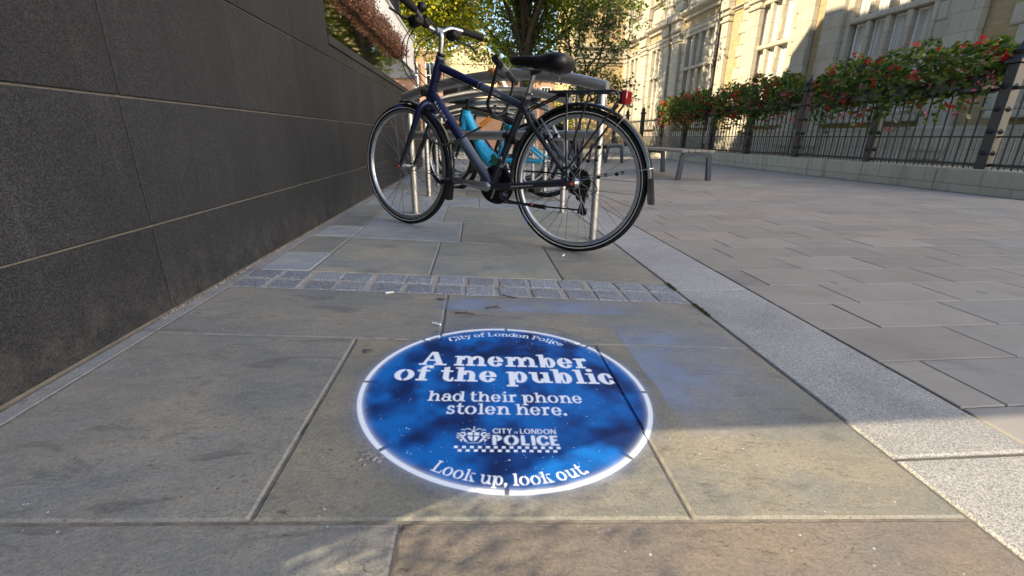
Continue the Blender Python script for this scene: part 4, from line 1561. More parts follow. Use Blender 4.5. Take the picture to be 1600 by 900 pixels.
def wheel(hub, st, rear):
    f = (lambda p: steer(p)) if st else (lambda p: p)
    # rim is the wheel's main body; tyre, hub, spokes and band hang from it
    prof = [(.3135, -.0105), (.312, -.0125), (.300, -.0115), (.2945, -.006), (.2945, .006), (.300, .0115), (.312, .0125), (.3135, .0105)]
    rim = MB().lathe(prof, hub, (0, 1, 0), 72, closed_prof=True).map(f).build('wheel', M['rim'], bike, label='rear wheel' if rear else 'front wheel, turned slightly away')
    tp = [(.326 + .0185 * math.cos(a), .0185 * math.sin(a)) for a in [2 * math.pi * k / 16 for k in range(16)]]
    MB().lathe(tp, hub, (0, 1, 0), 80, closed_prof=True).map(f).build('tyre', M['rubber'], rim)
    for sgn in (-1, 1):
        MB().lathe([(.3205, sgn * .0179), (.3225, sgn * .01905), (.3243, sgn * .0190), (.3225, sgn * .0165)], hub, (0, 1, 0), 72, closed_prof=True).map(f).build('reflective_band', M['reflect'], rim)
    if rear:
        m = MB().lathe([(.006, -.064), (.010, -.06), (.018, -.05), (.03, -.046), (.03, -.03), (.019, -.026), (.019, .026), (.029, .030), (.029, .036), (.02, .042), (.014, .052), (.006, .058)], hub, (0, 1, 0), 24)
    else:
        m = MB().lathe([(.005, -.05), (.012, -.044), (.022, -.036), (.022, -.031), (.012, -.026), (.012, .026), (.022, .031), (.022, .036), (.012, .044), (.005, .05)], hub, (0, 1, 0), 24)
    m.map(f).build('hub', M['alu'], rim)
    n = 32
    yf = .033
    rf = .026 if rear else .0195
    sm = M['spoke']
    for k in range(n):
        side = 1 if k % 2 == 0 else -1
        th = 2 * math.pi * (k + .5) / n
        twist = math.radians(58 if rear else 52) * (1 if (k // 2) % 2 == 0 else -1)
        a = Vector(hub) + Vector((math.cos(th + twist) * rf, side * yf, math.sin(th + twist) * rf))
        b = Vector(hub) + Vector((math.cos(th) * .2985, side * .003, math.sin(th) * .2985))
        MB().tube([f(a), f(b)], 0.0013, 5, False).build('spoke', sm, rim)
    cap = MB().lathe([(.0005, .075 if rear else .068), (.008, .075 if rear else .068), (.010, .071 if rear else .064), (.010, .055 if rear else .05), (.005, .053 if rear else .048)], hub, (0, 1, 0), 14)
    cap.map(f).build('axle_cap', M['rust'], rim)
    # tyre maker's blue patch and rim lettering
    for (rad, a_mid, txt, size, matl, yoff, flip) in ((.3055, 11 if not rear else 241, 'RALEIGH', .022, 'blue_print', .0131, 1),):
        me = text_mesh(txt, size)
        vs = [Vector(v.co) for v in me.vertices]
        wd = max(v.x for v in vs)
        for v in me.vertices:
            lx, ly = v.co.x * 1.35 - wd * 1.35 / 2, v.co.y - size * .35
            # seen from the left side of the bicycle the rim face runs with the angle
            ang = math.radians(a_mid) + lx / rad
            rr = rad + ly * .62
            p = Vector(hub) + Vector((math.cos(ang) * rr, yoff, math.sin(ang) * rr))
            v.co = f(p)
        me.materials.append(M[matl])
        obj('lettering', me, rim)
    pm = MB()
    a_p = 84 if not rear else -38
    seg = []
    for i in range(7):
        a = math.radians((72 if not rear else -38) + i * 1.6 - 4.8)
        a = math.radians(a_p) + (i - 3) * .028
        for rr, yy_ in ((.327, .0188), (.334, .0172)):
            seg.append(f(Vector(hub) + Vector((math.cos(a) * rr, yy_, math.sin(a) * rr))))
    pm.add(seg, [(2 * i, 2 * i + 1, 2 * i + 3, 2 * i + 2) for i in range(6)])
    pm.build('tyre_mark', M['blue_print'], rim)
    return rim
w_front = wheel(HUBF, True, False)
w_rear = wheel(HUBR, False, True)

# --- frame
BB = Vector((.480, 0, .285))
fr = MB()
fr.tube([(.872, 0, .742), (.66, 0, .498), BB], [.0265, .0275, .0265], 16)
fr.tube([(.806, 0, .868), (.302, 0, .681)], [.0205, .0185], 14)
fr.tube([BB, (.286, 0, .742)], .0190, 14)
fr.tube([(.886, 0, .700), (.814, 0, .908)], [.0250, .0240], 16)
fr.lathe([(.004, -.036), (.022, -.036), (.022, .036), (.004, .036)], BB, (0, 1, 0), 20)
for sgn in (-1, 1):
    fr.tube([(.462, sgn * .026, .285), (.38, sgn * .034, .292), (.06, sgn * .062, .340), (.012, sgn * .064, .345)], [.0165, .0175, .0150, .0115], 12)
    fr.tube([(.300, sgn * .016, .680), (.25, sgn * .036, .612), (.02, sgn * .063, .368)], [.0115, .0130, .0110], 10)
    fr.bbox((.004, sgn * .064, .348), (.042, .006, .048), .004)
frame = fr.build('frame', M['fp'], bike)
MB().tube([(.568, 0, .7795), (.560, 0, .7765)], .0207, 14).build('trim_ring', M['alu'], frame)
# lettering wrapped on the down tube
def wrap_text(txt, size, a, b, r, mat, start, yaw_up, parent, sx=1.0, name='lettering'):
    """letters run from a towards b on the left flank of a tube"""
    me = text_mesh(txt, size, 1.45, size * .022)
    a, b = Vector(a), Vector(b)
    d = (b - a).normalized()
    side = Vector((0, 1, 0))
    upv = side.cross(d) * yaw_up
    for v in me.vertices:
        lx, ly = v.co.x * sx + start, v.co.y - size * .35
        ang = ly / r
        v.co = a + d * lx + side * (math.cos(ang) * (r + .0007)) + upv * (math.sin(ang) * (r + .0007))
    me.materials.append(mat)
    return obj(name, me, parent)
wrap_text('RALEIGH', .0215, (.872, 0, .742), BB, .0270, M['white_print'], .058, 1, frame, 1.05)
def faint_marks(a, b, r, start, total, h, seed):
    # worn decal lettering that can no longer be read: short pale strokes
    a, b = Vector(a), Vector(b)
    d = (b - a).normalized()
    side = Vector((0, 1, 0))
    upv = side.cross(d)
    rr_ = random.Random(seed)
    m = MB()
    q = 0.0
    while q < total:
        w_ = rr_.uniform(.0016, .0030)
        for z0, z1 in ((-.5, .5),) if rr_.random() < .5 else ((-.5, -.1), (.15, .5)):
            p = []
            for (lx, ly) in ((q, z0 * h), (q + w_, z0 * h), (q + w_, z1 * h), (q, z1 * h)):
                ang = ly / r
                p.append(a + d * (start + lx) + side * (math.cos(ang) * (r + .0006)) + upv * (math.sin(ang) * (r + .0006)))
            m.add(p, [(0, 1, 2, 3)])
        q += w_ + rr_.choice((.0012, .0016, .004))
    m.build('worn_decal', M['reflect'], frame, smooth=False, kind='stuff')
faint_marks((.38, .034, .292), (.06, .062, .340), .0174, .05, .13, .006, 2)
faint_marks((.806, 0, .868), (.302, 0, .681), .0199, .33, .07, .010, 3)
# faint line pattern on the pale break of the down tube
pt = MB()
dv = (BB - Vector((.872, 0, .742))).normalized()
upd = Vector((0, 1, 0)).cross(dv)
for i in range(9):
    s0 = .335 + i * .013
    for q in (0, 1):
        p = []
        for j in range(5):
            ang = -0.9 + j * .45 + .1 * math.sin(i * 2.1 + q)
            ss = s0 + .010 * math.sin(i * 1.7 + j * 1.3 + q * 2)
            p.append(Vector((.872, 0, .742)) + dv * ss + Vector((0, 1, 0)) * math.cos(ang) * .0279 + upd * math.sin(ang) * .0279)
        pt.tube(p, .0005, 4, False)
pt.build('line_pattern', M['plastic'], frame, kind='stuff')
MB().lathe([(.0235, 0), (.0265, .003), (.0265, .010), (.0215, .013)], (.814, 0, .908), (-.32, 0, .947), 18).build('headset_cup', M['alu'], frame)
MB().lathe([(.020, 0), (.022, .003), (.022, .012), (.019, .016)], (.810, 0, .921), (-.32, 0, .947), 18).build('headset_spacer', M['plastic'], frame)
MB().lathe([(.0215, -.012), (.025, -.010), (.025, .0), (.0215, .002)], (.886, 0, .702), (-.32, 0, .947), 18).build('lower_headset_cup', M['alu'], frame)

# --- fork
fk = MB()
fk.ball((.893, 0, .686), (.026, .034, .020), 14, 8)
for sgn in (-1, 1):
    pts = spline([(.890, sgn * .018, .692), (.905, sgn * .046, .672), (.930, sgn * .058, .62), (.985, sgn * .058, .50), (1.045, sgn * .056, .395), (1.076, sgn * .054, .345)], 5)
    rr = [.0225 - .0130 * (i / (len(pts) - 1)) ** .8 for i in range(len(pts))]
    fk.tube(pts, rr, 12)
fork = fk.map(steer).build('fork', M['fkp'], bike)
# brake on the fork
def vbrake(parent, a, up_, f, mat_arm):
    """a: pivot centre line, arms either side"""
    for sgn in (-1, 1):
        m = MB()
        p0 = Vector(a) + Vector((0.012, sgn * .040, 0))
        p1 = p0 + Vector(up_) * .055 + Vector((.004, -sgn * .004, 0))
        p2 = p0 + Vector(up_) * .105 + Vector((.0, -sgn * .008, 0))
        m.tube([f(p0), f(p1), f(p2)], [.008, .0065, .005], 8)
        m.ball(f(p2), .007, 8, 6)
        br = m.build('brake_arm', mat_arm, parent)
        MB().bbox(f(p0 + Vector(up_) * .028 + Vector((.012, -sgn * .015, 0))), (.05, .010, .012), .003).build('brake_pad', M['plastic'], parent)
vbrake(fork, (.925, 0, .598), (-.36, 0, .93), steer, M['alu'])
MB().tube([steer((.905, -.02, .712)), steer((.935, .0, .735)), steer((.94, .03, .722)), steer((.925, .045, .70))], .0035, 8).build('brake_noodle', M['alu'], fork)
MB().bbox(steer((.925, .0, .745)), (.026, .05, .036), .006).build('reflector_bracket', M['plastic'], fork)

# --- mudguards
def guard(hub, a0, a1, f, label, wdt=.026, R=.3625):
    prof = [(R - .012, -wdt), (R - .002, -wdt * .82), (R + .003, 0), (R - .002, wdt * .82), (R - .012, wdt), (R - .0135, wdt * .95), (R - .004, wdt * .76), (R + .001, 0), (R - .004, -wdt * .76), (R - .0135, -wdt * .95)]
    return MB().lathe(prof, hub, (0, 1, 0), 48, -a1, -a0, True).map(f).build('mudguard', M['guard'], bike, label=label)
def pol(hub, a, r, y=0):
    return Vector(hub) + Vector((math.cos(math.radians(a)) * r, y, math.sin(math.radians(a)) * r))
ident = lambda p: Vector(p)
# lathe angle runs x -> ex cross axis; check orientation so that angles rise from +x over +z
def guard2(hub, d0, d1, f, label):
    n = 44
    wdt, R = .026, .3615
    secs = []
    for i in range(n + 1):
        a = d0 + (d1 - d0) * i / n
        sec = []
        for (r, y) in [(R - .013, -wdt), (R - .002, -wdt * .82), (R + .003, -wdt * .3), (R + .003, wdt * .3), (R - .002, wdt * .82), (R - .013, wdt), (R - .014, wdt * .94), (R - .004, wdt * .74), (R + .001, 0), (R - .004, -wdt * .74), (R - .014, -wdt * .94)]:
            sec.append(f(pol(hub, a, r, y)))
        secs.append(sec)
    return MB().loft(secs).build('mudguard', M['guard'], bike, label=label)
g_rear = guard2(HUBR, -8, 172, ident, 'rear mudguard with a black flap')
g_front = guard2(HUBF, 86, 192, steer, 'front mudguard with a black flap')
def flap(hub, a0, a1, f, parent, flare):
    secs = []
    for i in range(7):
        t_ = i / 6
        a = a0 + (a1 - a0) * t_
        w_ = .027 + .010 * t_
        R = .362 + flare * t_ * t_
        secs.append([f(pol(hub, a, R + dr, y)) for (dr, y) in ((.004, -w_ * .6), (.006, 0), (.004, w_ * .6), (-.016, w_), (-.019, w_ * .9), (0, w_ * .5), (.001, 0), (0, -w_ * .5), (-.019, -w_ * .9), (-.016, -w_))])
    MB().loft(secs).build('mud_flap', M['rubber'], parent)
flap(HUBR, 171.5, 189.5, ident, g_rear, .022)
flap(HUBF, 186, 205, steer, g_front, .016)
for sgn in (-1, 1):
    for ang, cl in ((165, ((.0, .04), (.082, .055))), (124, ((.06, .06), (.115, .072)))):
        a = Vector((-.004, sgn * .068, .358))
        b = pol(HUBR, ang, .358, sgn * .029)
        MB().tube([a, a.lerp(b, .5), b, pol(HUBR, ang, .368, sgn * .010)], .0021, 7).build('guard_stay', M['alu'], g_rear)
        for t_ in (.36, .60) if ang == 165 else (.34, .56):
            c = a.lerp(b, t_) + Vector((0, sgn * .004, 0))
            cl_ = MB().lathe([(.0008, .007), (.0035, .007), (.0085, .006), (.0085, -.006), (.001, -.007)], c, (0, sgn, 0), 12)
            cl_.build('stay_clip', M['plastic'], g_rear)
    a = Vector(HUBF) + Vector((0, sgn * .062, -.004))
    b = pol(HUBF, 186, .358, sgn * .028)
    MB().tube([steer(a), steer(b)], .002, 7).build('guard_stay', M['alu'], g_front)

# --- seat post, saddle
post = MB().tube([(.290, 0, .733), (.2615, 0, .828)], .0136, 16).build('seat_post', M['alu'], bike)
MB().tube([(.2935, 0, .722), (.2855, 0, .748)], .0205, 16).build('seat_clamp', M['alu'], post)
MB().bbox((.266, .024, .738), (.034, .016, .015), .004).build('clamp_lever', M['alu'], post)
MB().bbox((.252, 0, .838), (.05, .034, .028), .006, Matrix.Rotation(math.radians(18), 3, 'Y')).build('saddle_clamp', M['greypaint'], post)
secs = []
for (x, hw, zt, zb) in [(.392, .006, .895, .886), (.385, .016, .902, .876), (.36, .021, .908, .866), (.31, .025, .909, .860), (.26, .034, .907, .853), (.215, .054, .908, .843), (.17, .078, .915, .832), (.13, .090, .917, .826), (.10, .088, .912, .832), (.083, .070, .902, .846), (.076, .045, .893, .858)]:
    sec = []
    for k_ in range(18):
        a = 2 * math.pi * k_ / 18
        ca, sa = math.cos(a), math.sin(a)
        zc, hz = (zt + zb) / 2, (zt - zb) / 2
        yv = hw * math.copysign(abs(ca) ** .75, ca)
        zv = zc + hz * math.copysign(abs(sa) ** .8, sa)
        if sa > 0 and hw > .05:
            zv -= .006 * math.exp(-(yv / .02) ** 2)
        sec.append(Vector((x, yv, zv)))
    secs.append(sec)
saddle = MB().loft(secs).build('saddle', M['leather'], bike, ang=60)
rl = MB()
for sgn in (-1, 1):
    rl.tube(spline([(.345, sgn * .012, .866), (.30, sgn * .02, .848), (.22, sgn * .022, .846), (.15, sgn * .028, .842), (.12, sgn * .035, .85)], 4), .0035, 8)
    rl.tube([(.14, sgn * .045, .835), (.155, sgn * .04, .818), (.14, sgn * .03, .812)], .006, 8)
rl.build('saddle_rails', M['alu'], saddle)

# --- stem and handlebar
MB_st = MB()
MB_st.tube(spline([(.812, 0, .925), (.806, 0, .965), (.803, 0, 1.00), (.808, 0, 1.022), (.828, 0, 1.035)], 5), [.0135] * 11 + [.015] * 6 + [.017] * 4, 14)
MB_st.lathe([(.001, -.022), (.0195, -.022), (.0195, .022), (.001, .022)], (.828, 0, 1.037), (0, 1, 0), 18)
stem = MB_st.build('stem', M['alu'], bike)
bp = spline([(.815, .285, 1.123), (.826, .165, 1.093), (.850, .085, 1.062), (.836, .03, 1.040), (.826, -.03, 1.040), (.812, -.085, 1.062), (.786, -.14, 1.062), (.728, -.275, 1.050)], 7)
bar = MB().tube(bp, .0115, 12).build('handlebar', M['alu'], bike)
def seg_tube(i0, i1, r, name, mat, parent):
    return MB().tube(bp[i0:i1], r, 14).build(name, mat, parent)
seg_tube(0, 7, [.0185, .0180, .0168, .0165, .0165, .0165, .0158], 'grip', M['rubber'], bar)
n_ = len(bp)
seg_tube(n_ - 7, n_, [.0158, .0165, .0165, .0165, .0168, .0180, .0185], 'grip', M['rubber'], bar)
# brake levers and shifters
def lever(pts, rs, pod, psize):
    m = MB()
    m.tube(spline(pts, 4), rs, 8, True)
    lv = m.build('brake_lever', M['plastic'], bar)
    pd = MB().bbox(pod, [v * 1.2 for v in psize], .010)
    pd.ball(Vector(pod) + Vector((0.01, 0, -.012)), (.028, .026, .020), 10, 7)
    pd.build('shifter', M['plastic'], bar)
lever([(.845, .135, 1.070), (.885, .150, 1.066), (.905, .175, 1.072), (.912, .225, 1.088), (.916, .255, 1.094)], [.010, .009, .008, .008, .007, .007, .007, .007, .006, .006, .006, .006, .006, .006, .006, .006, .005], (.862, .130, 1.062), (.052, .050, .034))
lever([(.800, -.118, 1.046), (.800, -.135, 1.020), (.792, -.165, 1.008), (.766, -.215, .998), (.752, -.235, .978), (.748, -.245, .966)], [.010, .009, .008, .007, .007, .007, .006, .006, .006, .006, .006, .006, .006, .006, .006, .006, .006, .006, .006, .005, .005], (.806, -.105, 1.038), (.055, .052, .038))
MB().bbox((.79, -.135, 1.045), (.03, .028, .016), .006).build('thumb_lever', M['greypaint'], bar)
bl = MB().ball((.826, .125, 1.118), (.024, .024, .022), 14, 9)
bl.tube([(.832, .125, 1.09), (.828, .125, 1.105)], .010, 10)
bl.build('bell', M['plastic'], bar)
MB().tube(spline([(.842, .102, 1.076), (.850, .082, 1.064), (.846, .055, 1.052)], 4), [.017, .019, .021, .022, .022, .022, .021, .019, .016], 12).build('lamp_mount', M['plastic'], bar)
MB().tube(spline([(.834, .09, 1.092), (.846, .05, 1.078), (.836, .02, 1.064)], 4), .006, 8).build('bar_cord', M['plastic'], bar)
for pts in ([(.862, .12, 1.045), (.915, .13, .98), (.955, .10, .88), (.945, .05, .80), (.905, .02, .745)],
            [(.868, .14, 1.045), (.935, .15, .96), (.965, .11, .85), (.93, .05, .77), (.90, .03, .73)],
            [(.812, -.09, 1.035), (.87, -.02, 1.03), (.93, .04, .975), (.945, .05, .88), (.89, .03, .82), (.83, .022, .80), (.77, .02, .795)],
            [(.806, -.10, 1.03), (.87, -.03, 1.02), (.915, .05, .95), (.93, .06, .86), (.90, .03, .79), (.86, .026, .76), (.83, .026, .735)]):
    MB().tube(spline(pts, 8), .0026, 7).build('cable', M['plastic'], bar)
for (a, b) in (((.80, .015, .838), (.32, .012, .664)), ((.83, .026, .735), (.795, .026, .70))):
    MB().tube([a, b], .0019, 6).build('cable', M['plastic'], frame)

# --- carrier over the rear wheel
def rodset():
    cm = MB()
    for sgn in (-1, 1):
        y = sgn * .062
        cm.tube(spline([(.150, sgn * .045, .748), (.135, y, .748), (.0, y, .750), (-.135, y, .752), (-.165, y, .748), (-.180, y, .728), (-.165, y, .69), (-.05, sgn * .066, .52), (.03, sgn * .07, .405)], 6), .0052, 9)
    for x in (.15, .055, -.045, -.135):
        cm.tube([(x, -.060, .748), (x, .060, .748)], .0048, 8)
    cm.tube([(.150, 0, .748), (-.135, 0, .748)], .0048, 8)
    return cm
carrier = rodset().build('carrier', M['greypaint'], bike)
for sgn in (-1, 1):
    y = sgn * .062
    MB().tube([(.060, y, .745), (.034, sgn * .068, .40)], .0048, 9).build('carrier_strut', M['greypaint'], carrier)
    MB().tube([(-.048, y, .745), (.026, sgn * .068, .46)], .0048, 9).build('carrier_strut', M['greypaint'], carrier)
    MB().bbox((.036, sgn * .071, .392), (.030, .005, .062), .003).build('carrier_foot', M['greypaint'], carrier)
    for zz in (.375, .405):
        MB().lathe([(.0005, .004), (.0045, .003), (.0045, -.003)], (.036, sgn * .075, zz), (0, sgn, 0), 10).build('bolt', M['alu'], carrier)
    MB().tube([(.015, sgn * .069, .352), (.034, sgn * .070, .385)], .005, 8).build('carrier_strut', M['greypaint'], carrier)
    MB().tube([(.12, sgn * .02, .738), (.20, sgn * .02, .70), (.272, sgn * .022, .672), (.282, sgn * .022, .655)], .0042, 8).build('carrier_strut', M['plastic'], carrier)
    # hoops down to the mudguard
    MB().tube(spline([(-.045, y * .9, .745), (-.05, y * .8, .728), (-.054, y * .55, .710)], 4), .0042, 8).build('carrier_strut', M['plastic'], carrier)
MB().tube([(-.165, 0, .70), (-.145, 0, .672)], .006, 8).build('carrier_strut', M['greypaint'], carrier)
MB().bbox((.10, 0, .738), (.05, .05, .018), .004).build('spring_clip', M['plastic'], carrier)
lampb = MB().bbox((-.176, 0, .728), (.018, .080, .050), .005).build('rear_lamp', M['plastic'], bike)
MB().bbox((-.198, 0, .728), (.026, .086, .058), .005).build('red_lens', M['red_lens'], lampb)

# --- drivetrain
cs = MB()
def toothed(mb, c, r, n, th, y):
    poly = []
    for k_ in range(n * 2):
        a = 2 * math.pi * k_ / (n * 2)
        rr = r + (.0035 if k_ % 2 == 0 else -.0025)
        poly.append(Vector((c[0] + math.cos(a) * rr, y, c[2] + math.sin(a) * rr)))
    mb.prism(poly, (0, th, 0))
toothed(cs, BB, .088, 40, .003, -.048)
chainring = cs.build('chainring', M['greasy'], bike, smooth=False)
gm = MB()
for i in range(29):
    pass
MB().lathe([(.080, -.004), (.102, -.004), (.105, 0), (.102, .004), (.080, .004), (.078, 0)], (BB.x, -.054, BB.z), (0, 1, 0), 40, closed_prof=True).build('chain_guard', M['plastic'], chainring)
MB().lathe([(.088, -.003), (.100, -.003), (.100, .003), (.088, .003)], (BB.x, -.040, BB.z), (0, 1, 0), 40, closed_prof=True).build('inner_ring', M['plastic'], chainring)
for k_ in range(4):
    a = math.radians(20 + 90 * k_)
    MB().tube([(BB.x + .02 * math.cos(a), -.047, BB.z + .02 * math.sin(a)), (BB.x + .082 * math.cos(a), -.047, BB.z + .082 * math.sin(a))], .007, 6).build('spider_arm', M['alu'], chainring)
    b = MB().lathe([(.0005, .004), (.005, .003), (.005, -.003)], (BB.x + .07 * math.cos(a), -.040, BB.z + .07 * math.sin(a)), (0, 1, 0), 8)
    b.build('bolt', M['alu'], chainring)
def crank(sgn, d):
    d = Vector(d).normalized()
    y0, y1 = sgn * .052, sgn * .078
    n = Vector((0, 1, 0)).cross(d)
    secs = []
    for t_, hw, ht, yc in ((-.024, .010, .008, y0), (-.012, .022, .010, y0 + sgn * .001), (0, .0255, .012, y0 + sgn * .003), (.02, .0240, .011, y0 + sgn * .006), (.09, .0180, .0085, (y0 + y1) / 2 + sgn * .004), (.155, .0150, .008, y1), (.170, .0145, .007, y1), (.183, .006, .006, y1)):
        c = BB + d * t_ + Vector((0, yc, 0))
        secs.append([c + n * (hw * math.cos(2 * math.pi * k_ / 12)) + Vector((0, ht * math.sin(2 * math.pi * k_ / 12), 0)) for k_ in range(12)])
    ck = MB().loft(secs).build('crank_arm', M['alu'], bike)
    MB().lathe([(.0005, .013), (.006, .013), (.0105, .011), (.0105, .002)], BB + Vector((0, y0, 0)), (0, sgn, 0), 16).build('crank_bolt', M['plastic'], ck)
    pc = BB + d * .170 + Vector((0, y1 + sgn * .055, 0))
    pm = MB()
    pm.tube([BB + d * .170 + Vector((0, y1, 0)), pc + Vector((0, sgn * .04, 0))], .009, 10)
    q = Matrix.Rotation(math.radians(6), 3, 'Y')
    for sx in (-1, 1):
        pm.bbox(pc + q @ Vector((sx * .040, 0, 0)), (.012, .090, .026), .005, q)
    for sy in (-1, 1):
        pm.bbox(pc + q @ Vector((0, sy * .041, 0)), (.080, .010, .022), .004, q)
    pm.bbox(pc, (.082, .02, .012), .004, q)
    pm.build('pedal', M['plastic'], bike)
    return ck
c_l = crank(1, (.985, 0, .11))
crank(-1, (-.99, 0, -.10))
wt = text_mesh('SHIMANO', .0095)
dcr = Vector((.985, 0, .11)).normalized()
ncr = Vector((0, 1, 0)).cross(dcr)
for v in wt.vertices:
    # reads left to right from the left side, i.e. from the pedal towards the axle
    lx, ly = v.co.x, v.co.y - .0035
    v.co = BB + dcr * (.098 - lx) + Vector((0, .0795 - .0, 0)) - ncr * ly
wt.materials.append(M['plastic'])
obj('lettering', wt, c_l)
for v in wt.vertices:
    v.co.y = .0805 - (.098 - (Vector(v.co) - BB).dot(dcr)) * .06
# chain as linked plates along its path
path = [(BB.x, .193), (.3, .198), (.12, .2035), (-.01, .207)]
ch = MB()
L_ = 0.0127
x = BB.x - .02
i = 0
while x > -.01:
    z = .194 + (.46 - x) / .47 * .012
    ch.bbox((x, -.046 + (.0012 if i % 2 else -.0012), z), (.0135, .0035, .0085), .001)
    x -= L_
    i += 1
x = BB.x - .03
while x > .02:
    z = .372 - (.48 - x) / .46 * (-.005)
    ch.bbox((x, -.046 + (.0012 if i % 2 else -.0012), z), (.0135, .0035, .0085), .001)
    x -= L_
    i += 1
ch.build('chain', M['greasy'], bike, smooth=False)
cas = MB()
for j_, (r, y) in enumerate(((.066, -.026), (.058, -.031), (.050, -.036), (.043, -.041), (.036, -.046), (.030, -.050), (.025, -.054))):
    toothed(cas, HUBR, r, [32, 28, 24, 21, 18, 15, 12][j_], .0022, y)
cas.build('cassette', M['greasy'], bike, smooth=False)
dm = MB()
dm.bbox((.0, -.074, .318), (.03, .014, .045), .005)
dm.bbox((-.022, -.078, .285), (.034, .022, .05), .008, Matrix.Rotation(math.radians(25), 3, 'Y'))
dm.bbox((-.022, -.060, .232), (.022, .006, .095), .003, Matrix.Rotation(math.radians(-12), 3, 'Y'))
dm.bbox((-.022, -.046, .232), (.022, .006, .095), .003, Matrix.Rotation(math.radians(-12), 3, 'Y'))
der = dm.build('derailleur', M['greasy'], bike)
for (x, z) in ((-.006, .272), (-.032, .200)):
    jm = MB()
    toothed(jm, (x, 0, z), .021, 11, .006, -.056)
    jm.build('jockey_wheel', M['greasy'], der, smooth=False)
MB().tube(spline([(.06, -.066, .345), (-.05, -.075, .35), (-.085, -.078, .31), (-.055, -.08, .285)], 6), .003, 7).build('cable', M['plastic'], der)
fd = MB().bbox((.435, -.045, .385), (.06, .016, .03), .004)
fd.tube([(.432, -.004, .390), (.425, -.004, .412)], .021, 14)
fd.build('front_derailleur', M['alu'], bike)
# rear brake
def rear_brake():
    for sgn in (-1, 1):
        m = MB()
        m.tube([(.128, sgn * .045, .545), (.165, sgn * .046, .60), (.195, sgn * .038, .632)], [.009, .007, .005], 8)
        arm = m.build('brake_arm', M['alu'], bike)
        MB().bbox((.150, sgn * .034, .552), (.05, .012, .013), .003, Matrix.Rotation(math.radians(35), 3, 'Y')).build('brake_pad', M['plastic'], arm)
        MB().lathe([(.0005, .01), (.009, .009), (.009, -.006)], (.140, sgn * .058, .552), (0, sgn, 0), 10).build('pad_bolt', M['plastic'], arm)
    MB().tube(spline([(.325, .014, .645), (.285, .03, .652), (.25, .034, .652), (.235, .036, .645), (.17, .05, .575)], 5), .0034, 8).build('brake_noodle', M['alu'], bike)
rear_brake()
# kickstand folded up
ks = MB()
ks.bbox((.388, .030, .252), (.034, .05, .030), .008)
ks.tube(spline([(.388, .052, .250), (.372, .066, .238), (.33, .075, .228), (.26, .080, .224), (.20, .083, .223)], 5), [.013, .013, .012, .011, .010] + [.0075] * 16, 10)
kst = ks.build('kickstand', M['greypaint'], bike)
MB().tube([(.205, .083, .223), (.125, .086, .222), (.118, .086, .222)], [.0095, .0105, .013], 10).build('stand_foot', M['rubber'], kst)
MB().ball((.190, .094, .227), .0065, 8, 6).build('red_button', M['rust'], kst)
# clamp on the seat tube
cl = MB().tube([(.386, 0, .514), (.371, 0, .549)], .0235, 16)
cl.bbox((.402, .004, .545), (.030, .03, .026), .006)
cl.bbox((.352, -.004, .518), (.026, .028, .030), .006)
cl.build('tube_clamp', M['plastic'], bike)
MB().bbox((.420, .018, .432), (.014, .006, .02), .002).build('frame_badge', M['alu'], frame)

# ================================================================== LOCKS
def bl2w(p):
    return BM @ Vector(p)
lk = empty('shackle_lock', bl2w((.45, 0, .64)))
tag(lk, 'black shackle lock hanging over the bicycle top tube beside the stand beam', 'bicycle lock')
LB = bl2w((.45, 0, .64))
def lpart(mb, name, mat):
    mb.map(lambda p: bl2w(p) - LB)
    return mb.build(name, mat, lk)
shp = spline([(.425, .062, .866), (.448, .058, .80), (.468, .052, .74), (.486, .047, .70), (.488, .030, .665), (.474, -.008, .640), (.452, -.055, .655), (.440, -.085, .70), (.437, -.110, .76), (.436, -.125, .815)], 7)
lpart(MB().tube(shp, .0082, 12), 'shackle', M['plastic'])
lpart(MB().tube([(.4245, .095, .888), (.430, .03, .868)], .0172, 16), 'lock_cap', M['plastic'])
lpart(MB().tube([(.4292, .04, .871), (.434, -.03, .852)], .0162, 16), 'lock_barrel', M['alu'])
lpart(MB().tube([(.4335, -.02, .8545), (.440, -.15, .806)], .0160, 16), 'lock_body', M['greypaint'])

cb = empty('loop_cable', bl2w((.58, 0, .556)))
tag(cb, 'grey security cable with orange ferrules looped through lock and front wheel', 'cable')
CB0 = bl2w((.58, 0, .556))
def cpart(mb, name, mat):
    mb.map(lambda p: bl2w(p) - CB0)
    return mb.build(name, mat, cb)
cpart(MB().tube(spline([(.500, .045, .602), (.535, .05, .575), (.60, .05, .545), (.66, .048, .512), (.72, .045, .490), (.78, .042, .482), (.84, .040, .492), (.88, .035, .525), (.885, .015, .56), (.87, -.03, .57), (.83, -.04, .56)], 7), .0062, 10), 'cable', M['cablegrey'])
cpart(MB().tube([(.523, .0495, .588), (.473, .043, .626)], .0125, 14), 'ferrule', M['orange'])
cpart(MB().tube(spline([(.470, .043, .628), (.452, .04, .655), (.455, .02, .682), (.470, 0.0, .688), (.478, .02, .67), (.455, .045, .645), (.42, .045, .625), (.395, .03, .60), (.40, .0, .56), (.43, -.02, .55)], 7), .0040, 8), 'cable_loop', M['cablegrey'])
cpart(MB().tube(spline([(.535, -.06, .856), (.56, -.10, .862), (.62, -.20, .868), (.66, -.29, .85), (.66, -.38, .82)], 6), .0060, 10), 'cable', M['cablegrey'])
cpart(MB().tube([(.540, -.055, .855), (.490, -.02, .848)], .0125, 14), 'ferrule', M['orange'])
cpart(MB().tube(spline([(.488, -.02, .848), (.46, .0, .856), (.428, .03, .846), (.41, .02, .826), (.425, -.01, .815), (.46, -.03, .828), (.490, -.02, .844)], 6), .0045, 8), 'cable_loop', M['cablegrey'])

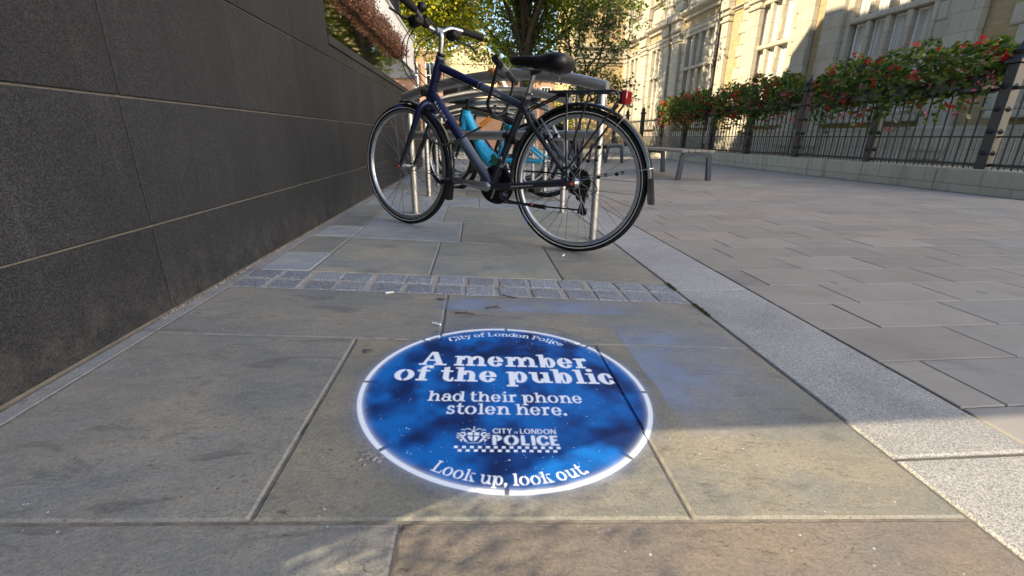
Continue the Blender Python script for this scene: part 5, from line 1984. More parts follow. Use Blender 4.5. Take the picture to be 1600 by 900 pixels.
# ================================================================== OTHER PARKED BICYCLES
def place_bike(front, heading=None):
    es = Vector((ES.x, ES.y, 0)).normalized() if heading is None else Vector(heading).normalized()
    ey = Vector((0, 0, 1)).cross(es)
    r = Vector(front) - es * 1.08
    z = gz(r.x) + .001
    return Matrix(((es.x, ey.x, 0, r.x), (es.y, ey.y, 0, r.y), (0, 0, 1, z + .01), (0, 0, 0, 1)))

def simple_wheel(root, hub, tyre_mat, r=.345, tw=.019, spokes=True):
    rim = MB().lathe([(r - .033, -.011), (r - .046, -.010), (r - .052, 0), (r - .046, .010), (r - .033, .011)], hub, (0, 1, 0), 48, closed_prof=True).build('wheel', M['rim'], root)
    tp = [(r - tw + tw * math.cos(a), tw * math.sin(a)) for a in [2 * math.pi * k / 12 for k in range(12)]]
    MB().lathe(tp, hub, (0, 1, 0), 56, closed_prof=True).build('tyre', M['rubber'] if tyre_mat is None else tyre_mat, rim)
    MB().lathe([(.004, -.05), (.02, -.035), (.014, -.02), (.014, .02), (.02, .035), (.004, .05)], hub, (0, 1, 0), 16).build('hub', M['alu'], rim)
    sm = MB()
    for k in range(28):
        th = 2 * math.pi * k / 28
        sd = 1 if k % 2 else -1
        tw_ = .9 * (1 if (k // 2) % 2 else -1)
        sm.tube([Vector(hub) + Vector((.02 * math.cos(th + tw_), sd * .033, .02 * math.sin(th + tw_))), Vector(hub) + Vector(((r - .05) * math.cos(th), 0, (r - .05) * math.sin(th)))], .0012, 4, False)
    sm.build('spokes', M['spoke'], rim, kind='stuff')
    return rim

# turquoise hire bicycle with a low, fat frame
def hire_bike(front):
    root = tag(empty('hire_bicycle', mat=place_bike(front)), 'turquoise step-through hire bicycle with green maple-leaf decals behind the second stand', 'bicycle')
    hf, hr = (1.08, 0, .335), (0, 0, .335)
    simple_wheel(root, hf, None, .335, .024)
    simple_wheel(root, hr, None, .335, .024)
    f = MB()
    def fat(pts, r, wid):
        f.tube(spline(pts, 6), r, 14, True, flat=(wid, (0, 1, 0)) if False else None)
    low = spline([(.885, 0, .755), (.80, 0, .60), (.72, 0, .45), (.62, 0, .345), (.55, 0, .315), (.475, 0, .36), (.44, 0, .52)], 6)
    rr = []
    for i in range(len(low)):
        t_ = i / (len(low) - 1)
        rr.append(.046 + .036 * math.exp(-((t_ - .55) / .22) ** 2))
    f.tube(low, rr, 16)
    f.tube([(.925, 0, .62), (.885, 0, .80)], .045, 16)
    for sgn in (-1, 1):
        f.tube([(.44, sgn * .03, .33), (.02, sgn * .062, .335)], [.026, .014], 10)
        f.tube([(.30, sgn * .02, .56), (.02, sgn * .062, .36)], [.018, .011], 10)
    fr_ = f.build('frame', M['turq'], root)
    # battery housing with lettering on a green patch
    bx = MB().bbox((.425, 0, .55), (.11, .085, .26), .02, Matrix.Rotation(math.radians(-18), 3, 'Y'))
    bh = bx.build('battery_case', M['turq'], root)
    q = Matrix.Rotation(math.radians(-18), 3, 'Y')
    MB().prism([Vector((.425, .0440, .55)) + q @ Vector((x, 0, z)) for x, z in ((-.035, -.10), (.03, -.115), (.04, -.02), (.035, .09), (-.005, .115), (-.04, .06))], (0, .001, 0)).build('green_patch', M['dgreen'], bh, smooth=False)
    me = text_mesh('forest', .062)
    for v in me.vertices:
        lx, ly = v.co.x - .085, v.co.y - .02
        v.co = Vector((.425, .0462, .55)) + q @ Vector((ly * -1.0, 0, lx))
    me.materials.append(M['white_print'])
    obj('lettering', me, bh)
    MB().bbox((.385, 0, .69), (.13, .09, .07), .02, q).build('battery_lid', M['plastic'], root)
    def leaf(c, s_, parent, yv):
        pts = []
        for k in range(11):
            a = math.radians(90 + 360 * k / 11 * 1.0)
            rr_ = s_ * (1.0 if k % 2 == 0 else .58)
            pts.append(Vector((c[0] + rr_ * math.cos(a), yv, c[2] + rr_ * math.sin(a))))
        MB().prism(pts, (0, .0012, 0)).build('leaf_decal', M['dgreen'], parent, smooth=False)
    leaf((.52, 0, .325), .07, fr_, .0825)
    leaf((.76, 0, .54), .05, fr_, .0560)
    fk_ = MB()
    for sgn in (-1, 1):
        fk_.tube(spline([(.925, sgn * .02, .69), (.95, sgn * .055, .63), (1.08, sgn * .055, .335)], 5), .016, 10)
    fk_.build('fork', M['plastic'], root)
    hb = MB().tube([(.888, 0, .79), (.835, 0, 1.04)], .018, 12)
    hb.tube(spline([(.72, .30, 1.07), (.82, .16, 1.07), (.85, 0, 1.05), (.82, -.16, 1.07), (.72, -.30, 1.07)], 6), .012, 10)
    hb_ = hb.build('handlebar', M['plastic'], root)
    MB().bbox((.98, 0, .95), (.20, .28, .17), .02).build('front_basket', M['plastic'], root)
    st = MB().tube([(.40, 0, .60), (.285, 0, .87)], .015, 12).build('seat_post', M['alu'], root)
    secs = []
    for (x, hw, zt, zb) in [(.39, .015, .905, .885), (.33, .026, .91, .87), (.24, .05, .91, .86), (.17, .085, .915, .85), (.12, .09, .912, .855), (.09, .05, .90, .87)]:
        secs.append([Vector((x, hw * math.cos(2 * math.pi * k / 14), (zt + zb) / 2 + (zt - zb) / 2 * math.sin(2 * math.pi * k / 14))) for k in range(14)])
    MB().loft(secs).build('saddle', M['leather'], root)
    MB().bbox((.06, 0, .62), (.02, .05, .05), .006).build('rear_lamp', M['red_lens'], root)
    n = 30
    secs = []
    for i in range(n + 1):
        a = 8 + 170 * i / n
        secs.append([pol(hr, a, r_, y_) for r_, y_ in ((.345, -.035), (.362, -.02), (.364, .02), (.345, .035), (.340, .03), (.357, 0), (.340, -.03))])
    MB().loft(secs).build('mudguard', M['plastic'], root)
    ck = MB()
    for sgn in (-1, 1):
        ck.tube([(.47, sgn * .06, .30), (.47 + sgn * .12, sgn * .085, .30 - sgn * .12)], .011, 8)
        ck.bbox((.47 + sgn * .12, sgn * .135, .30 - sgn * .12), (.09, .09, .022), .005)
    ck.build('crankset', M['plastic'], root)
    ks_ = MB().tube([(.42, .05, .29), (.40, .13, .03)], .011, 8).build('kickstand', M['plastic'], root)
hire_bike((-.245, 4.86, 0))

def dark_bike(front, label, heading=None, paint=None):
    root = tag(empty('parked_bicycle', mat=place_bike(front, heading)), label, 'bicycle', 'bicycles parked at the farther stands')
    hf, hr = (1.06, 0, .345), (0, 0, .345)
    simple_wheel(root, hf, None)
    simple_wheel(root, hr, None)
    p = M['plastic'] if paint is None else paint
    f = MB()
    f.tube([(.87, 0, .745), (.48, 0, .285)], .019, 12)
    f.tube([(.80, 0, .87), (.29, 0, .75)], .016, 12)
    f.tube([(.48, 0, .285), (.28, 0, .79)], .016, 12)
    f.tube([(.885, 0, .70), (.81, 0, .91)], .02, 12)
    for sgn in (-1, 1):
        f.tube([(.47, sgn * .03, .285), (.01, sgn * .06, .345)], .011, 8)
        f.tube([(.29, sgn * .015, .74), (.01, sgn * .06, .35)], .009, 8)
    f.build('frame', p, root)
    k = MB()
    for sgn in (-1, 1):
        k.tube([(.895, sgn * .04, .69), (.93, sgn * .055, .60), (1.06, sgn * .055, .345)], .013, 8)
    k.build('fork', p, root)
    h = MB().tube([(.81, 0, .91), (.79, 0, 1.0), (.84, 0, 1.03)], .014, 10)
    h.tube([(.80, .29, 1.04), (.84, .1, 1.03), (.84, -.1, 1.03), (.80, -.29, 1.04)], .012, 10)
    h.build('handlebar', M['plastic'], root)
    MB().tube([(.28, 0, .79), (.255, 0, .93)], .0135, 10).build('seat_post', M['alu'], root)
    secs = []
    for (x, hw, zt, zb) in [(.38, .012, .975, .955), (.31, .024, .98, .945), (.22, .045, .98, .935), (.15, .075, .985, .93), (.11, .07, .98, .935), (.085, .035, .97, .945)]:
        secs.append([Vector((x, hw * math.cos(2 * math.pi * q / 12), (zt + zb) / 2 + (zt - zb) / 2 * math.sin(2 * math.pi * q / 12))) for q in range(12)])
    MB().loft(secs).build('saddle', M['leather'], root)
    c = MB()
    c.lathe([(.004, -.004), (.09, -.004), (.09, .004), (.004, .004)], (.48, -.045, .285), (0, 1, 0), 24)
    for sgn in (-1, 1):
        c.tube([(.48, sgn * .055, .285), (.48 + sgn * .16, sgn * .075, .285 + sgn * .05)], .009, 8)
        c.bbox((.48 + sgn * .16, sgn * .12, .285 + sgn * .05), (.085, .08, .022), .004)
    c.build('crankset', M['greasy'], root)
    return root
M['maroon'] = mk('dark_maroon_paint', (0.05, 0.012, 0.012), 0.35, 0.2, 0.1, 30, 0, .3)
M['midblue'] = mk('mid_blue_paint', (0.015, 0.05, 0.14), 0.35, 0.2, 0.1, 30, 0, .3)
dark_bike((-.33, 5.42, 0), 'black bicycle between the turquoise hire bicycle and the maroon one')
dark_bike((-.28, 6.45, 0), 'dark green bicycle between the maroon bicycle and the blue one', paint=M['dgreen'])
dark_bike((-.30, 5.95, 0), 'maroon bicycle parked behind the turquoise hire bicycle', paint=M['maroon'])
dark_bike((-.20, 6.95, 0), 'blue bicycle parked at the far end of the stands', paint=M['midblue'])

# ================================================================== BENCHES
def bench(x0, x1, y0, y1, ztop, label):
    """two curved navy leg frames carrying timber slats that run away from the camera"""
    zb = gz((x0 + x1) / 2) + .001
    cx, cy = (x0 + x1) / 2, (y0 + y1) / 2
    root = tag(empty('bench', (cx, cy, zb)), label, 'bench', 'timber topped benches on the plaza')
    w2 = (x1 - x0) / 2
    H = ztop - zb
    for yv in (y0, y1):
        m = MB()
        dy = yv - cy
        outer = [(-w2 - .01, 0), (-w2 + .03, H - .05), (-w2 + .06, H - .02), (0, H - .008), (w2 - .06, H - .02), (w2 - .03, H - .05), (w2 + .01, 0)]
        inner = [(w2 - .055, 0), (w2 - .085, H - .085), (w2 - .11, H - .075), (0, H - .062), (-w2 + .11, H - .075), (-w2 + .085, H - .085), (-w2 + .055, 0)]
        n = len(outer)
        pts = [(Vector((a[0], dy - .03, a[1]))) for a in outer] + [Vector((a[0], dy - .03, a[1])) for a in inner[::-1]]
        pts2 = [p + Vector((0, .06, 0)) for p in pts]
        fs = []
        for i in range(n - 1):
            fs += [(i, i + 1, n + i + 1, n + i), (2 * n + i, 3 * n + i, 3 * n + i + 1, 2 * n + i + 1), (i, 2 * n + i, 2 * n + i + 1, i + 1), (n + i, n + i + 1, 3 * n + i + 1, 3 * n + i)]
        fs += [(0, n, 3 * n, 2 * n), (n - 1, 3 * n - 1, 4 * n - 1, 2 * n - 1)]
        m.add(pts + pts2, fs)
        m.build('leg_frame', M['navy'], root, smooth=False)
    ns = 5
    sw = (2 * w2 - .02) / ns
    for i in range(ns):
        xs = -w2 + .01 + sw * (i + .5)
        MB().bbox((xs, 0, H + .012 - .010 * (abs(xs) / w2) ** 2), (sw - .008, (y1 - y0) + .10, .036), .005).build('slat', M['timber'], root)
    return root
bench(2.93, 3.44, 6.43, 8.10, .345, 'nearer bench with grey timber slats and navy legs before the railings')
bench(3.16, 3.62, 11.05, 12.70, .36, 'farther bench with grey slats seen through the rear wheel')

# dark box planter beyond the rear wheel
bxp = tag(empty('box_planter', (2.35, 12.4, gz(2.35))), 'dark grey box planter standing left of the farther bench', 'planter')
m = MB()
m.bbox((0, 0, .36), (.95, .75, .70), .02)
m.bbox((0, 0, .715), (1.0, .80, .05), .01)
m.build('box', M['boxgrey'], bxp)

# ================================================================== LIMESTONE BUILDING ON THE RIGHT
D_ = Vector((-.06, 1, 0)).normalized()
N_ = Vector((-D_.y, D_.x, 0))                 # facing the plaza
P0 = Vector((9.2, 16.3, 0))
def fw_(u, out, z):
    return P0 + D_ * u + N_ * out + Vector((0, 0, z))
stoneb = tag(empty('stone_building', (9.2, 16.3, -.09)), 'pale limestone and yellow brick building with mullioned windows on the right', 'building')
def sb(mb, name, mat, parent=None, smooth=False):
    mb.map(lambda p: fw_(p.x, p.y, p.z) - Vector((9.2, 16.3, -.09)))
    return mb.build(name, mat, parent or stoneb, smooth=smooth)
U0, U1 = -11.5, 11.25
ZC = 5.15
# bays: (window u range)
wins = [(8.86, 10.05), (6.2, 7.4), (1.7, 4.0), (-2.4, -.1), (-6.6, -4.3), (-10.7, -8.4)]
# wall in blocks round the openings so the windows are real recesses
def wallblocks():
    z0, z1, zs_, zt = -.1, ZC, 1.05, 4.65
    edges = sorted(wins)
    m = MB()
    cur = U0
    for (a, b) in edges:
        m.box(((cur + a) / 2, -.3, (z0 + z1) / 2), (a - cur, .6, z1 - z0))
        m.box(((a + b) / 2, -.3, (z0 + zs_) / 2), (b - a, .6, zs_ - z0))
        m.box(((a + b) / 2, -.3, (zt + z1) / 2), (b - a, .6, z1 - zt))
        cur = b
    m.box(((cur + U1) / 2, -.3, (z0 + z1) / 2), (U1 - cur, .6, z1 - z0))
    sb(m, 'wall', M['ybrick_x'])
    m = MB()
    cur = U0
    za, zb_, zw0, zw1 = ZC, 12.0, 6.45, 9.4
    for (a, b) in edges:
        m.box(((cur + a) / 2, -.3, (za + zb_) / 2), (a - cur, .6, zb_ - za))
        m.box(((a + b) / 2, -.3, (za + zw0) / 2), (b - a, .6, zw0 - za))
        m.box(((a + b) / 2, -.3, (zw1 + zb_) / 2), (b - a, .6, zb_ - zw1))
        cur = b
    m.box(((cur + U1) / 2, -.3, (za + zb_) / 2), (U1 - cur, .6, zb_ - za))
    sb(m, 'upper_wall', M['stone'])
    sb(MB().box(((U0 + U1) / 2, -5.8, 5.9), (U1 - U0, 10.2, 12.0)), 'building_mass', M['boxgrey'])
wallblocks()
def cornice(z, h, out, name='cornice', u0=U0, u1=U1):
    prof = [(0, -h * .5), (out * .35, -h * .5), (out * .45, -h * .2), (out * .8, -h * .05), (out, h * .1), (out, h * .38), (out * .75, h * .5), (0, h * .62)]
    a = [Vector((u0, o, z + q)) for o, q in prof]
    m = MB().prism(a, (u1 - u0, 0, 0))
    sb(m, name, M['stone'])
cornice(5.35, .34, .34)
cornice(4.80, .12, .14, 'string_course')
cornice(6.42, .16, .20, 'string_course')
sb(MB().box(((U0 + U1) / 2, .05, .35), (U1 - U0, .1, .9)), 'plinth', M['stone'])
# pilasters with quoined edges, caps and bases
pil = [(10.35, .36), (8.0, .70), (5.55, .60), (4.62, .70), (1.0, .4), (-.62, .55), (-2.95, .55), (-3.95, .6), (-7.25, .6), (-11.1, .6)]
for (u, wd) in pil:
    m = MB()
    m.bbox((u, .09, 2.6), (wd, .18, 4.9), .02)
    m.bbox((u, .12, .55), (wd + .12, .24, .5), .03)
    m.bbox((u, .12, 4.48), (wd + .06, .23, .10), .02)
    m.bbox((u, .12, 4.70), (wd + .10, .25, .12), .02)
    m.bbox((u, .15, 5.02), (wd + .04, .28, .4), .02)
    m.bbox((u, .20, 5.36), (wd + .14, .50, .30), .04)
    m.bbox((u, .10, 8.2), (wd * .9, .2, 5.2), .02)
    m.bbox((u, .13, 6.2), (wd + .06, .25, .5), .03)
    sb(m, 'pilaster', M['stone'])
for (a, b) in wins:
    # quoined jamb blocks, alternating long and short
    for side, ue in ((1, b), (-1, a)):
        z = 1.05
        i = 0
        while z < 4.6:
            wd = .26 if i % 2 else .42
            h = min(.36, 4.65 - z)
            sb(MB().bbox((ue + side * wd / 2, .012, z + h / 2), (wd, .05, h - .012), .008), 'quoin', M['stone'])
            z += .36
            i += 1
    sb(MB().bbox(((a + b) / 2, .06, .98), (b - a + .5, .26, .14), .02), 'sill', M['stone'])
    sb(MB().bbox(((a + b) / 2, .03, 4.74), (b - a + .5, .14, .2), .02), 'lintel', M['stone'])
    for (z0, z1, tr, nm) in ((1.05, 4.65, 3.30, 'window'), (6.45, 9.4, 8.2, 'window')):
        n = 4 if b - a > 1.6 else 2
        m = MB()
        # surround
        m.bbox((a + .06, -.06, (z0 + z1) / 2), (.12, .24, z1 - z0), .02)
        m.bbox((b - .06, -.06, (z0 + z1) / 2), (.12, .24, z1 - z0), .02)
        m.bbox(((a + b) / 2, -.06, z1 - .07), (b - a - .24, .24, .14), .02)
        m.bbox(((a + b) / 2, -.06, z0 + .05), (b - a - .24, .24, .10), .02)
        for k in range(1, n):
            uu = a + .12 + (b - a - .24) * k / n
            for (q0, q1) in ((z0 + .10, tr - .07), (tr + .07, z1 - .14)):
                m.bbox((uu, -.06, (q0 + q1) / 2), (.13, .22, q1 - q0), .03)
        m.bbox(((a + b) / 2, -.055, tr), (b - a - .24, .25, .14), .03)
        fr_ = sb(m, nm, M['stone'])
        for k in range(n):
            ua = a + .12 + (b - a - .24) * k / n
            ub = a + .12 + (b - a - .24) * (k + 1) / n
            for (q0, q1) in ((z0 + .10, tr - .07), (tr + .07, z1 - .14)):
                c = ((ua + ub) / 2, -.15, (q0 + q1) / 2)
                sz = (ub - ua - .10, q1 - q0)
                fm = MB()
                fm.bbox((c[0] - sz[0] / 2 + .02, -.14, c[2]), (.04, .05, sz[1]), .005)
                fm.bbox((c[0] + sz[0] / 2 - .02, -.14, c[2]), (.04, .05, sz[1]), .005)
                fm.bbox((c[0], -.14, c[2] + sz[1] / 2 - .02), (sz[0] - .08, .045, .04), .005)
                fm.bbox((c[0], -.14, c[2] - sz[1] / 2 + .02), (sz[0] - .08, .045, .04), .005)
                sb(fm, 'casement', M['whiteframe'], fr_)
                sb(MB().box(c, (sz[0] + .04, .01, sz[1] + .02)), 'pane', M['cglass'], fr_)
# carved panels under the upper windows
for (a, b) in wins:
    m = MB()
    m.bbox(((a + b) / 2, .03, 5.95), (b - a - .1, .06, .55), .03)
    sb(m, 'carved_panel', M['stone'])

# rainwater pipe
dp = tag(empty('rainwater_pipe', fw_(1.42, .12, 0)), 'black cast iron rainwater pipe on the limestone building', 'drainpipe')
m = MB()
m.tube([(0, 0, -.05), (0, 0, 11)], .065, 12)
m.build('pipe', M['iron'], dp)
for z in (1.2, 3.05, 4.9, 6.8):
    m = MB()
    m.lathe([(.066, -.10), (.09, -.09), (.092, .03), (.105, .05), (.105, .09), (.066, .10)], (0, 0, z), (0, 0, 1), 14)
    m.bbox((.06, 0, z - .02), (.10, .22, .06), .01)
    m.build('collar', M['iron'], dp)

# wing wall of yellow brick facing the camera
wing = tag(empty('brick_wing', (6.6, 27.5, -.09)), 'yellow brick wing wall with limestone quoins facing the camera', 'building')
def wp(mb, name, mat, smooth=False):
    mb.map(lambda p: p - Vector((6.6, 27.5, -.09)))
    return mb.build(name, mat, wing, smooth=smooth)
XL, XR = 5.66, 8.56
wp(MB().box(((XL + XR) / 2, 30.5, 6.4), (XR - XL, 6.0, 13.0)), 'wall', M['ybrick'])
z = -.05
i = 0
while z < 12.4:
    wd = .34 if i % 2 else .2
    wp(MB().bbox((XL - .02 + wd / 2, 27.47, z + .19), (wd, .12, .372), .012), 'quoin', M['stone'])
    z += .38
    i += 1
for (z, h, o) in ((5.38, .17, .22), (4.99, .44, .06), (4.62, .13, .12), (4.45, .06, .06)):
    wp(MB().bbox(((XL + XR) / 2, 27.5 - o / 2, z), (XR - XL + (.1 if o > .1 else .02), o, h), .02), 'string_course', M['stone'])
m = MB()
m.bbox((7.05, 27.38, 7.75), (1.7, .24, .16), .03)
m.bbox((7.05, 27.42, 7.57), (1.6, .14, .20), .02)
for x in (6.35, 7.05, 7.75):
    m.bbox((x, 27.39, 7.36), (.2, .2, .34), .03)
    m.ball((x, 27.38, 7.18), (.09, .09, .08), 10, 6)
wp(m, 'bracketed_sill', M['stone'])
m = MB()
for x in (6.35, 7.75):
    m.bbox((x, 27.42, 9.25), (.2, .16, 2.0), .02)
m.bbox((7.05, 27.42, 10.4), (1.6, .16, .24), .02)
m.bbox((7.05, 27.44, 9.25), (.12, .1, 1.98), .02)
wp(m, 'window', M['stone'])
wp(MB().box((7.05, 27.48, 9.25), (1.2, .02, 1.95)), 'pane', M['cglass'])

# wall lamp
lm_ = tag(empty('wall_lamp', fw_(9.6, 0, 5.9)), 'pale flat street lamp on a bracket from the limestone wall', 'lamp')
m = MB()
m.tube([(0, 0, 0), (-.7, .1, .12), (-1.0, .14, .15)], .03, 8)
m.build('bracket', M['lampgrey'], lm_)
MB().ball((-1.35, .2, .15), (.45, .16, .075), 16, 8).build('lamp_head', M['lampgrey'], lm_)

# ================================================================== RAILINGS AND FLOWERS
FX = 6.3
fence = tag(empty('iron_railings', (FX, 12.0, gz(6.2))), 'black iron railings on a low stone plinth before the limestone building', 'railings')
zg = gz(6.2)
def fp(mb, name, mat, smooth=False):
    mb.map(lambda p: p - Vector((FX, 12.0, zg)))
    return mb.build(name, mat, fence, smooth=smooth)
FY0, FY1 = 4.4, 21.2
y = FY0
while y < FY1 - .1:
    y2 = min(y + 1.2, FY1)
    fp(MB().bbox((FX, (y + y2) / 2, zg + .13), (.34, y2 - y - .006, .30), .012), 'plinth_stone', M['stone'])
    y = y2
for z, h in ((.33, .035), (.66, .02), (1.20, .035)):
    fp(MB().bbox((FX, (FY0 + FY1) / 2, zg + z), (.03, FY1 - FY0, h), .004), 'rail', M['iron'])
posts = [5.2, 6.9, 8.6, 10.3, 12.0, 13.65, 15.4, 17.3, 19.1, 20.9]
pmesh = MB()
pmesh.bbox((0, 0, .60), (.13, .13, 1.20), .012)
for zz in (.2, .45, .7, .95):
    pmesh.lathe([(.072, -.03), (.088, 0), (.072, .03)], (0, 0, zz), (0, 0, 1), 8)
pmesh.bbox((0, 0, 1.22), (.18, .18, .05), .01)
pmesh.lathe([(.09, 0), (.06, .05), (.08, .10), (.03, .17), (.004, .24)], (0, 0, 1.24), (0, 0, 1), 10)
pme = pmesh.mesh('post', True, 35)
pme.materials.append(M['iron'])
for yv in posts:
    o = obj('post', pme, fence)
    o.location = (0, yv - 12.0, .27)
bmesh_ = MB().tube([(0, 0, 0), (0, 0, .92)], .011, 6, True)
bmesh_.lathe([(.011, 0), (.022, .03), (.004, .10)], (0, 0, .90), (0, 0, 1), 6)
bme = bmesh_.mesh('baluster', True, 35)
bme.materials.append(M['iron'])
dme = MB().tube([(0, 0, 0), (0, 0, .36)], .008, 5, True).mesh('baluster', True)
dme.materials.append(M['iron'])
y = FY0 + .08
k = 0
while y < FY1:
    if all(abs(y - q) > .09 for q in posts):
        o = obj('baluster', bme if k % 2 == 0 else dme, fence)
        o.location = (0, y - 12.0, .28)
    y += .068
    k += 1

def leaves(n, sampler, size, mat, name, parent, seed, fold=True):
    """scatter leaf-shaped faces; sampler(rng, n) -> (n,3) centres"""
    r = np.random.default_rng(seed)
    c = sampler(r, n)
    n = len(c)
    d1 = r.normal(size=(n, 3))
    d1[:, 2] *= .6
    d1 /= np.linalg.norm(d1, axis=1, keepdims=True)
    d2 = np.cross(d1, r.normal(size=(n, 3)))
    d2 /= np.linalg.norm(d2, axis=1, keepdims=True)
    d3 = np.cross(d1, d2)
    s = (size[0] + (size[1] - size[0]) * r.random((n, 1)))
    V = np.stack([c - d1 * s, c - d1 * s * .1 + d2 * s * .55 + d3 * s * .15, c + d1 * s, c - d1 * s * .1 - d2 * s * .55 + d3 * s * .15], 1).reshape(-1, 3)
    F_ = np.arange(4 * n).reshape(n, 4)
    F_ = np.concatenate([F_[:, [0, 1, 2]], F_[:, [0, 2, 3]]], 0)
    o = npmesh(name, V, F_, mat, parent)
    o['kind'] = 'stuff'
    return o

def flower_box(y0, y1, label, seed, zc=1.45, hh=.46):
    root = tag(empty('flower_basket', (FX - .02, (y0 + y1) / 2, zg + 1.22)), label, 'flowers', 'flower troughs hung on the railings')
    L = (y1 - y0) / 2
    def samp(r, n, grow=1.0):
        yv = r.uniform(-L, L, n)
        env = np.sqrt(np.clip(1 - (yv / (L * 1.02)) ** 4, 0, 1)) * (.82 + .18 * np.sin(yv * 5.1 + seed) + .10 * np.sin(yv * 11.7))
        a = r.uniform(0, 2 * math.pi, n)
        q = r.random(n) ** .35
        x = np.cos(a) * q * .36 * env * grow
        z = np.sin(a) * q * hh * env * grow + (.28) - .50 * (r.random(n) ** 4) * (x < 0)
        return np.stack([x, yv, z], 1)
    leaves(int(4200 * L / 1.8), samp, (.032, .066), M['leaf_d'], 'foliage', root, seed)
    def surf(r, n):
        p = samp(r, n, 1.08)
        k_ = (p[:, 0] < .05)
        p = p[k_]
        clump = p[r.integers(0, max(1, len(p) // 6), len(p))]
        return clump + r.normal(0, .035, clump.shape)
    leaves(int(1000 * L / 1.8), surf, (.022, .042), M['petal_red'], 'red_blooms', root, seed + 50)
    leaves(int(420 * L / 1.8), lambda r, n: surf(r, n) - np.array([0, 0, .10]), (.020, .034), M['petal_pink'], 'pink_blooms', root, seed + 90)
    m = MB().bbox((0, 0, .05), (.26, (y1 - y0) - .2, .20), .02)
    m.build('trough', M['iron'], root)
flower_box(12.15, 15.55, 'long trough of red and pink flowers on the railings behind the nearer bench', 1)
flower_box(8.8, 11.85, 'trough of red flowers on the railings right of the rainwater pipe', 2, hh=.50)
flower_box(5.3, 8.4, 'trough of red flowers at the near end of the railings', 3, hh=.46)

# ================================================================== TREES
def tree(base, label, limbs, crown, nleaf, lsize, lmat, seed, trunk_r, name='tree', group=None, extra=None):
    """limbs: list of polylines (absolute points) with radii; twigs grow off them and leaves sit at the twig ends"""
    root = tag(empty(name, base), label, 'tree', group)
    B0 = Vector(base)
    r = np.random.default_rng(seed)
    tm = MB()
    tips = []
    for pts, r0, r1 in limbs:
        sp = spline(pts, 5)
        n = len(sp)
        tm.tube([p - B0 for p in sp], [r0 + (r1 - r0) * i / (n - 1) for i in range(n)], 9)
    trunk = tm.build('trunk', M['bark'], root)
    tw = MB()
    cen = []
    for pts, r0, r1 in limbs:
        if r0 > trunk_r * .95:
            continue
        sp = spline(pts, 5)
        n = len(sp)
        for i in range(2, n):
            for _ in range(crown['twigs']):
                p = sp[i]
                d = Vector(r.normal(size=3))
                d.z = d.z * .7 + crown.get('lift', .1)
                d.normalize()
                L = crown['tl'] * (0.5 + r.random())
                mid = p + d * L * .5 + Vector((0, 0, -.04 * L))
                q = p + d * L + Vector((0, 0, -crown.get('droop', .15) * L))
                rr_ = max(.004, r1 * .3)
                tw.tube([p - B0, mid - B0, q - B0], [rr_, rr_ * .7, rr_ * .3], 4, False)
                for t_ in (.45, .7, .9, 1.05):
                    cen.append(np.array(p.lerp(q, t_)))
    tw.build('branches', M['bark'], root, kind='stuff')
    cen = np.array(cen)
    if extra is not None:
        cen = np.concatenate([cen, extra(r)], 0)
    keep = crown.get('keep')
    if keep:
        cen = cen[np.array([keep(c) for c in cen])]
    def samp(rg, n):
        k_ = rg.integers(0, len(cen), n)
        return cen[k_] + rg.normal(0, crown['spread'], (n, 3)) - np.array(B0)
    cr = leaves(nleaf, samp, lsize, lmat, 'crown', root, seed + 3)
    return root

def limbset(base, fork_z, spec, r_tr, lean=(0, 0), seed=0):
    """trunk plus limbs given as (azimuth deg, reach, rise, start fraction)"""
    r = np.random.default_rng(seed)
    b = Vector(base)
    top = b + Vector((lean[0], lean[1], fork_z))
    out = [([b - Vector((0, 0, .1)), b + Vector((lean[0] * .3, lean[1] * .3, fork_z * .5)), top], r_tr, r_tr * .8)]
    for (az, reach, rise, sf) in spec:
        s0 = b.lerp(top, sf)
        a = math.radians(az)
        d = Vector((math.cos(a), math.sin(a), 0))
        p1 = s0 + d * reach * .3 + Vector((0, 0, rise * .35)) + Vector(r.normal(0, .12, 3))
        p2 = s0 + d * reach * .68 + Vector((0, 0, rise * .72)) + Vector(r.normal(0, .2, 3))
        p3 = s0 + d * reach + Vector((0, 0, rise))
        out.append(([s0, p1, p2, p3], r_tr * .58, .025))
        for _ in range(3):
            t_ = r.uniform(.3, .8)
            q0 = p1.lerp(p3, t_)
            dd = Vector(r.normal(size=3))
            dd.z = abs(dd.z) * .6
            dd = (dd.normalized() + d * .4).normalized()
            L = reach * r.uniform(.35, .6) + .3
            out.append(([q0, q0 + dd * L * .5 + Vector((0, 0, .1)), q0 + dd * L], r_tr * .2, .012))
    return out
# the big plaza tree behind the saddle
tb = (1.72, 17.0, gz(1.72))
ls = limbset(tb, 3.0, [(178, 2.9, 2.6, .92), (150, 1.2, 4.2, 1), (100, .5, 5.0, 1), (35, 1.6, 4.0, .97), (0, 3.0, 2.4, .94), (-12, 1.6, 5.2, 1), (120, 2.0, 7.0, 1), (220, 1.8, 7.5, 1), (40, 2.2, 7.2, 1), (330, 2.0, 6.8, 1), (250, 1.4, 3.4, .98), (200, 2.2, 4.2, .99), (300, 2.0, 3.0, .97), (185, 3.6, 1.2, .98)], .18, (.05, 0), 5)
tree(tb, 'large dark leafed tree with spreading limbs behind the saddle', ls, {'twigs': 4, 'tl': .85, 'spread': .12, 'droop': .35, 'keep': lambda c: not (abs(c[0] - 1.75) < .55 and c[1] < 16.8 and c[2] < 5.0)}, 46000, (.046, .085), M['leaf_a'], 21, .18, 'plaza_tree')
